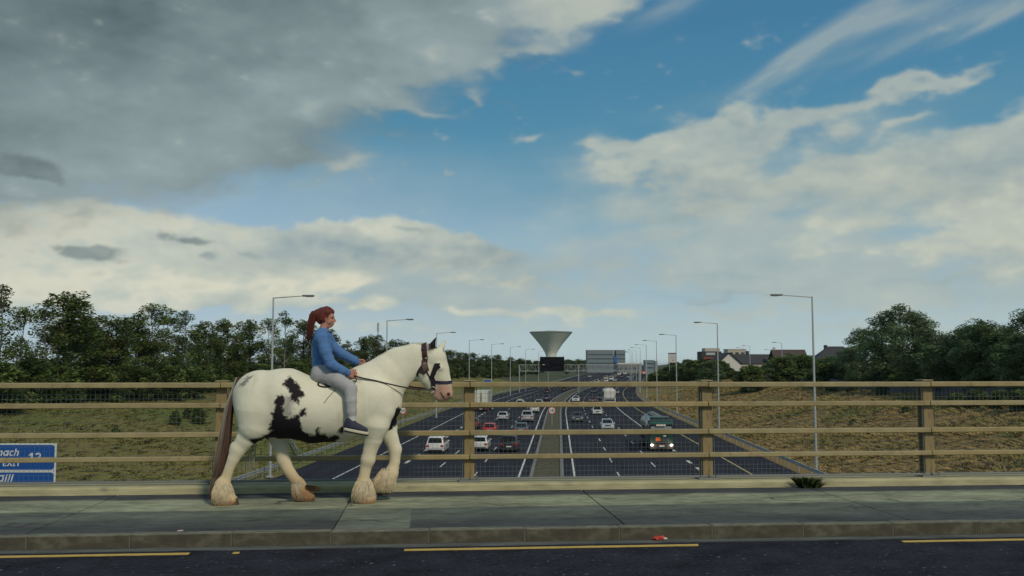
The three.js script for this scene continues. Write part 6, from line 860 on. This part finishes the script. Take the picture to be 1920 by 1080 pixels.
  limb(cloth, [[0.154,1.8451,0.185], [0.2094,1.6878,0.235], [0.2734,1.556,0.262], [0.3835,1.496,0.225], [0.4512,1.4656,0.175]], [11.5, 10.4, 9.8, 8.6, 6.6], 1, 0.05); limb(cloth, [[0.1504,1.8552,-0.185], [0.2419,1.7685,-0.21], [0.3407,1.6875,-0.225], [0.4576,1.6247,-0.17], [0.542,1.5872,-0.12]], [11.5, 10.4, 9.6, 8.4, 6.4], 1, 0.05);
  const hem = [0.1217,1.4706,0], neckY = [0.1503,1.9546,0], back = [0.0333,1.7028,0];
  const folds = (f) => (d, x, y, z) => d + noise(x * 30 + y * 20, y * 46 - x * 20, z * 24) * 0.003 * f + noise(x * 7 + y * 6, y * 16 - x * 12, z * 6) * 0.004 * f;
  const swG = nets(cloth, 0.0085, (d, x, y, z) => Math.max(folds(1.3)(d, x, y, z) , (hem[1] - 0.03 - y) - (x - hem[0]) * 0.2 * (z < 0.2 && x < hem[0] + 0.15 ? 1 : 0) - (x > hem[0] + 0.14 ? 0.3 : 0)));
  colored(swG, (x, y, z, nx) => { const v = 1 + noise(x * 90, y * 90, z * 90) * 0.08 + fbm(x * 8, y * 8, z * 8, 3) * 0.1; let c = [0.095 * v, 0.2 * v, 0.42 * v]; const b = smooth(0.03, 0.018, Math.abs(x - back[0] + 0.015)) * (nx < -0.5 ? 1 : 0) * smooth(0.09, 0.07, Math.abs(y - back[1] + 0.02)) * smooth(0.1, 0.08, Math.abs(z)); return mix3(c, [0.4, 0.46, 0.52], b * (noise(y * 60, z * 50, 3) > -0.1 ? 0.8 : 0.1)); });
  const weave = tex(256, 256, (u, v) => 0.5 + noise(u * 60, v * 60, 1.5) * 0.5 + noise(u * 20, v * 14, 3.5) * 0.4, false);
  const fab = new THREE.MeshPhysicalMaterial({ bumpMap: weave, bumpScale: 0.003, color: 0xffffff, roughness: 0.95, vertexColors: true, sheen: 0.4, sheenRoughness: 0.7 }); fab.specularIntensity = 0.2;
  const sw = obj('sweatshirt', planar(swG, 0.3), fab, R);
  const ring = (p, q, r, tube_, mat, name, parent) => { const m = obj(name, new THREE.TorusGeometry(r, tube_, 8, 22), mat, parent); m.position.set(...p); m.quaternion.setFromUnitVectors(new THREE.Vector3(0, 0, 1), new THREE.Vector3(q[0] - p[0], q[1] - p[1], q[2] - p[2]).normalize()); return m; };
  const rib = std([0.085, 0.18, 0.38], 0.95); ring(arms[0][2], arms[0][1], 0.036, 0.012, rib, 'cuff', sw); ring(arms[1][2], arms[1][1], 0.035, 0.012, rib, 'cuff', sw); ring([0.1503,1.9515,0], [0.1733,2.0346,0], 0.05, 0.011, rib, 'collar', sw);
  // joggers
  limb(legs, [[0.1453,1.5072,0], [0.1461,1.4584,0]], [17.5, 17], [1.25, 1.45], 0.05); limb(legs, [[0.1262,1.441,0.09], [0.1061,1.4392,-0.09]], [14.5, 14.5], 1, 0.06);
  for (const s of [1, -1]) limb(legs, [[0.1631,1.4471,0.1], [0.3391,1.3826,0.24], [0.4958,1.2889,0.33], [0.5067,1.1543,0.37], [0.5154,1.0374,0.385], [0.5221,0.9728,0.385]].map(([x, y, z]) => [x, y, s * z]), [15, 13.6, 12, 10.6, 9.4, 8], 0.9, 0.05);
  const lgG = nets(legs, 0.0085, folds(1.1)); colored(lgG, (x, y, z) => { const v = 1 + noise(x * 90, y * 90, z * 90) * 0.07 + fbm(x * 8, y * 8, z * 8, 3) * 0.14; return [0.4 * v, 0.4 * v, 0.405 * v]; });
  obj('joggers', planar(lgG, 0.3), fab, R);
  // shoes with pale soles, and socks
  const navy = std([0.03, 0.035, 0.065], 0.8), sole = std([0.6, 0.57, 0.42], 0.7), sock = std([0.5, 0.5, 0.5], 0.9);
  for (const s of [1, -1]) {
    const S = []; limb(S, [[0.5056,0.9263,0.39], [0.5237,0.8853,0.39], [0.5945,0.8559,0.395], [0.6649,0.8321,0.395]].map(([x, y, z]) => [x, y, s * z]), [9.5, 9.5, 8, 5.8], 0.85, 0.03); limb(S, [[0.4653,0.8856,0.39], [0.5004,0.8795,0.39]].map(([x, y, z]) => [x, y, s * z]), [6.5, 8], 0.85, 0.03);
    const a = [0.4363,0.8711,0.39], b = [0.7002,0.8172,0.395], sh = obj('shoe', nets(S, 0.006, (d, x, y, z) => Math.max(d, (mix(a[1], b[1], (x - a[0]) / (b[0] - a[0])) - y))), navy, R);
    const L = Math.hypot(b[0] - a[0], b[1] - a[1]), ss = new THREE.Shape(); ss.absellipse(0, 0, L / 2, 0.046, 0, Math.PI * 2, false, 0); const so = obj('sole', new THREE.ExtrudeGeometry(ss, { depth: 0.014, bevelEnabled: true, bevelSize: 0.006, bevelThickness: 0.008, bevelSegments: 2, curveSegments: 20 }).rotateX(-Math.PI / 2), sole, sh); so.position.set((a[0] + b[0]) / 2, (a[1] + b[1]) / 2 - 0.026, s * 0.392); so.rotation.z = Math.atan2(b[1] - a[1], b[0] - a[0]);
    const tr = obj('tread', new THREE.ExtrudeGeometry(ss, { depth: 0.016, bevelEnabled: false, curveSegments: 20 }).rotateX(-Math.PI / 2), std([0.015, 0.015, 0.02], 0.9), sh); tr.position.set((a[0] + b[0]) / 2 + 0.004, (a[1] + b[1]) / 2 - 0.05, s * 0.392); tr.rotation.z = so.rotation.z;
    const p = [0.5222,0.964,0.385]; const sk = obj('sock', new THREE.CylinderGeometry(0.046, 0.05, 0.05, 18), sock, R); sk.position.set(p[0], p[1], s * p[2]);
  }
  // hair: a cap swept back into a ponytail
  const hs = []; limb(hs, [[0.1442,2.1454,0], [0.1896,2.1549,0]], [12.2, 11.2], 0.88, 0.03); limb(hs, [[0.1049,2.1329,0], [0.1181,2.0652,0]], [8.6, 7], 0.92, 0.03); limb(hs, [[0.1894,2.1703,0], [0.2412,2.1644,0]], [9, 5.2], 0.95, 0.03); 
  for (const s of [1, -1]) limb(hs, [[0.1761,2.1554,0.045], [0.1538,2.0813,0.052]].map(([x, y, z]) => [x, y, s * z]), [9, 6], 0.55, 0.02);
  limb(hs, [[0.0802,2.1574,0], [0.0381,2.1387,0], [0.0154,2.0463,0], [0.0051,1.9357,0], [-0.0113,1.8375,0]], [5, 6, 6.6, 5, 1.6], 0.8, 0.03);
  const face = [0.2264,2.1335,0], HC = (x, y, z) => { const v = 0.75 + noise(x * 30, y * 14, z * 60) * 0.5 + noise(x * 70, y * 30, z * 130) * 0.35; return [0.2 * v * (x < face[0] - 0.17 ? 0.6 : 1), 0.03 * v * (x < face[0] - 0.17 ? 0.6 : 1), 0.018 * v]; };
  obj('hair', planar(colored(nets(hs, 0.0055, (d, x, y, z) => Math.max(d + noise(x * 40, y * 20, z * 60) * 0.003, 0.064 - Math.hypot((x - face[0] - 0.04) * 0.95, y - face[1] + 0.062))), HC), 0.25), std(0xffffff, 0.6, { vertexColors: true, bumpMap: hairBump, bumpScale: 0.006 }), R);
  const r = rng(8), L = []; for (let i = 0; i < 170; i++) { const z = (r() - 0.5) * 0.07, q = (r() - 0.5) * 0.07, pts = [[0.0862,2.1636,0], [0.032,2.1387,0], [0.0095,2.034,0], [-0.0007,1.9234,0], [-0.0172,1.8252,0]].map((p, j) => [p[0] + q * [0.6, 1, 1.1, 0.9, 0.5][j] + (r() - 0.5) * 0.008, p[1] + (j > 3 ? r() * 0.06 : 0) + (r() - 0.5) * 0.01, z * [0.5, 1, 1.1, 1, 0.7][j]]); const v = 0.6 + r() * 0.8; L.push([pts, 0.0035, [0.17 * v, 0.035 * v, 0.02 * v], [0.09 * v, 0.018 * v, 0.016 * v]]); }
  for (let i = 0; i < 120; i++) { const s = r() * 2 - 1, a = [0.2566,2.1521,0], b = [0.1827,2.2073,0], c = [0.098,2.1822,0], z = s * 0.062; L.push([[[a[0] - Math.abs(s) * 0.04, a[1] - Math.abs(s) * 0.02, z], [b[0] - Math.abs(s) * 0.01, b[1] - s * s * 0.05, z * 1.15], [c[0], c[1] - s * s * 0.03, z * 0.7]], 0.003, [0.19, 0.042, 0.022], [0.12, 0.024, 0.016]]); }
  tag(strands(L, hairMat, 'ponytail', R), null, null, null, 'stuff');
}

renderer.render(scene, camera);
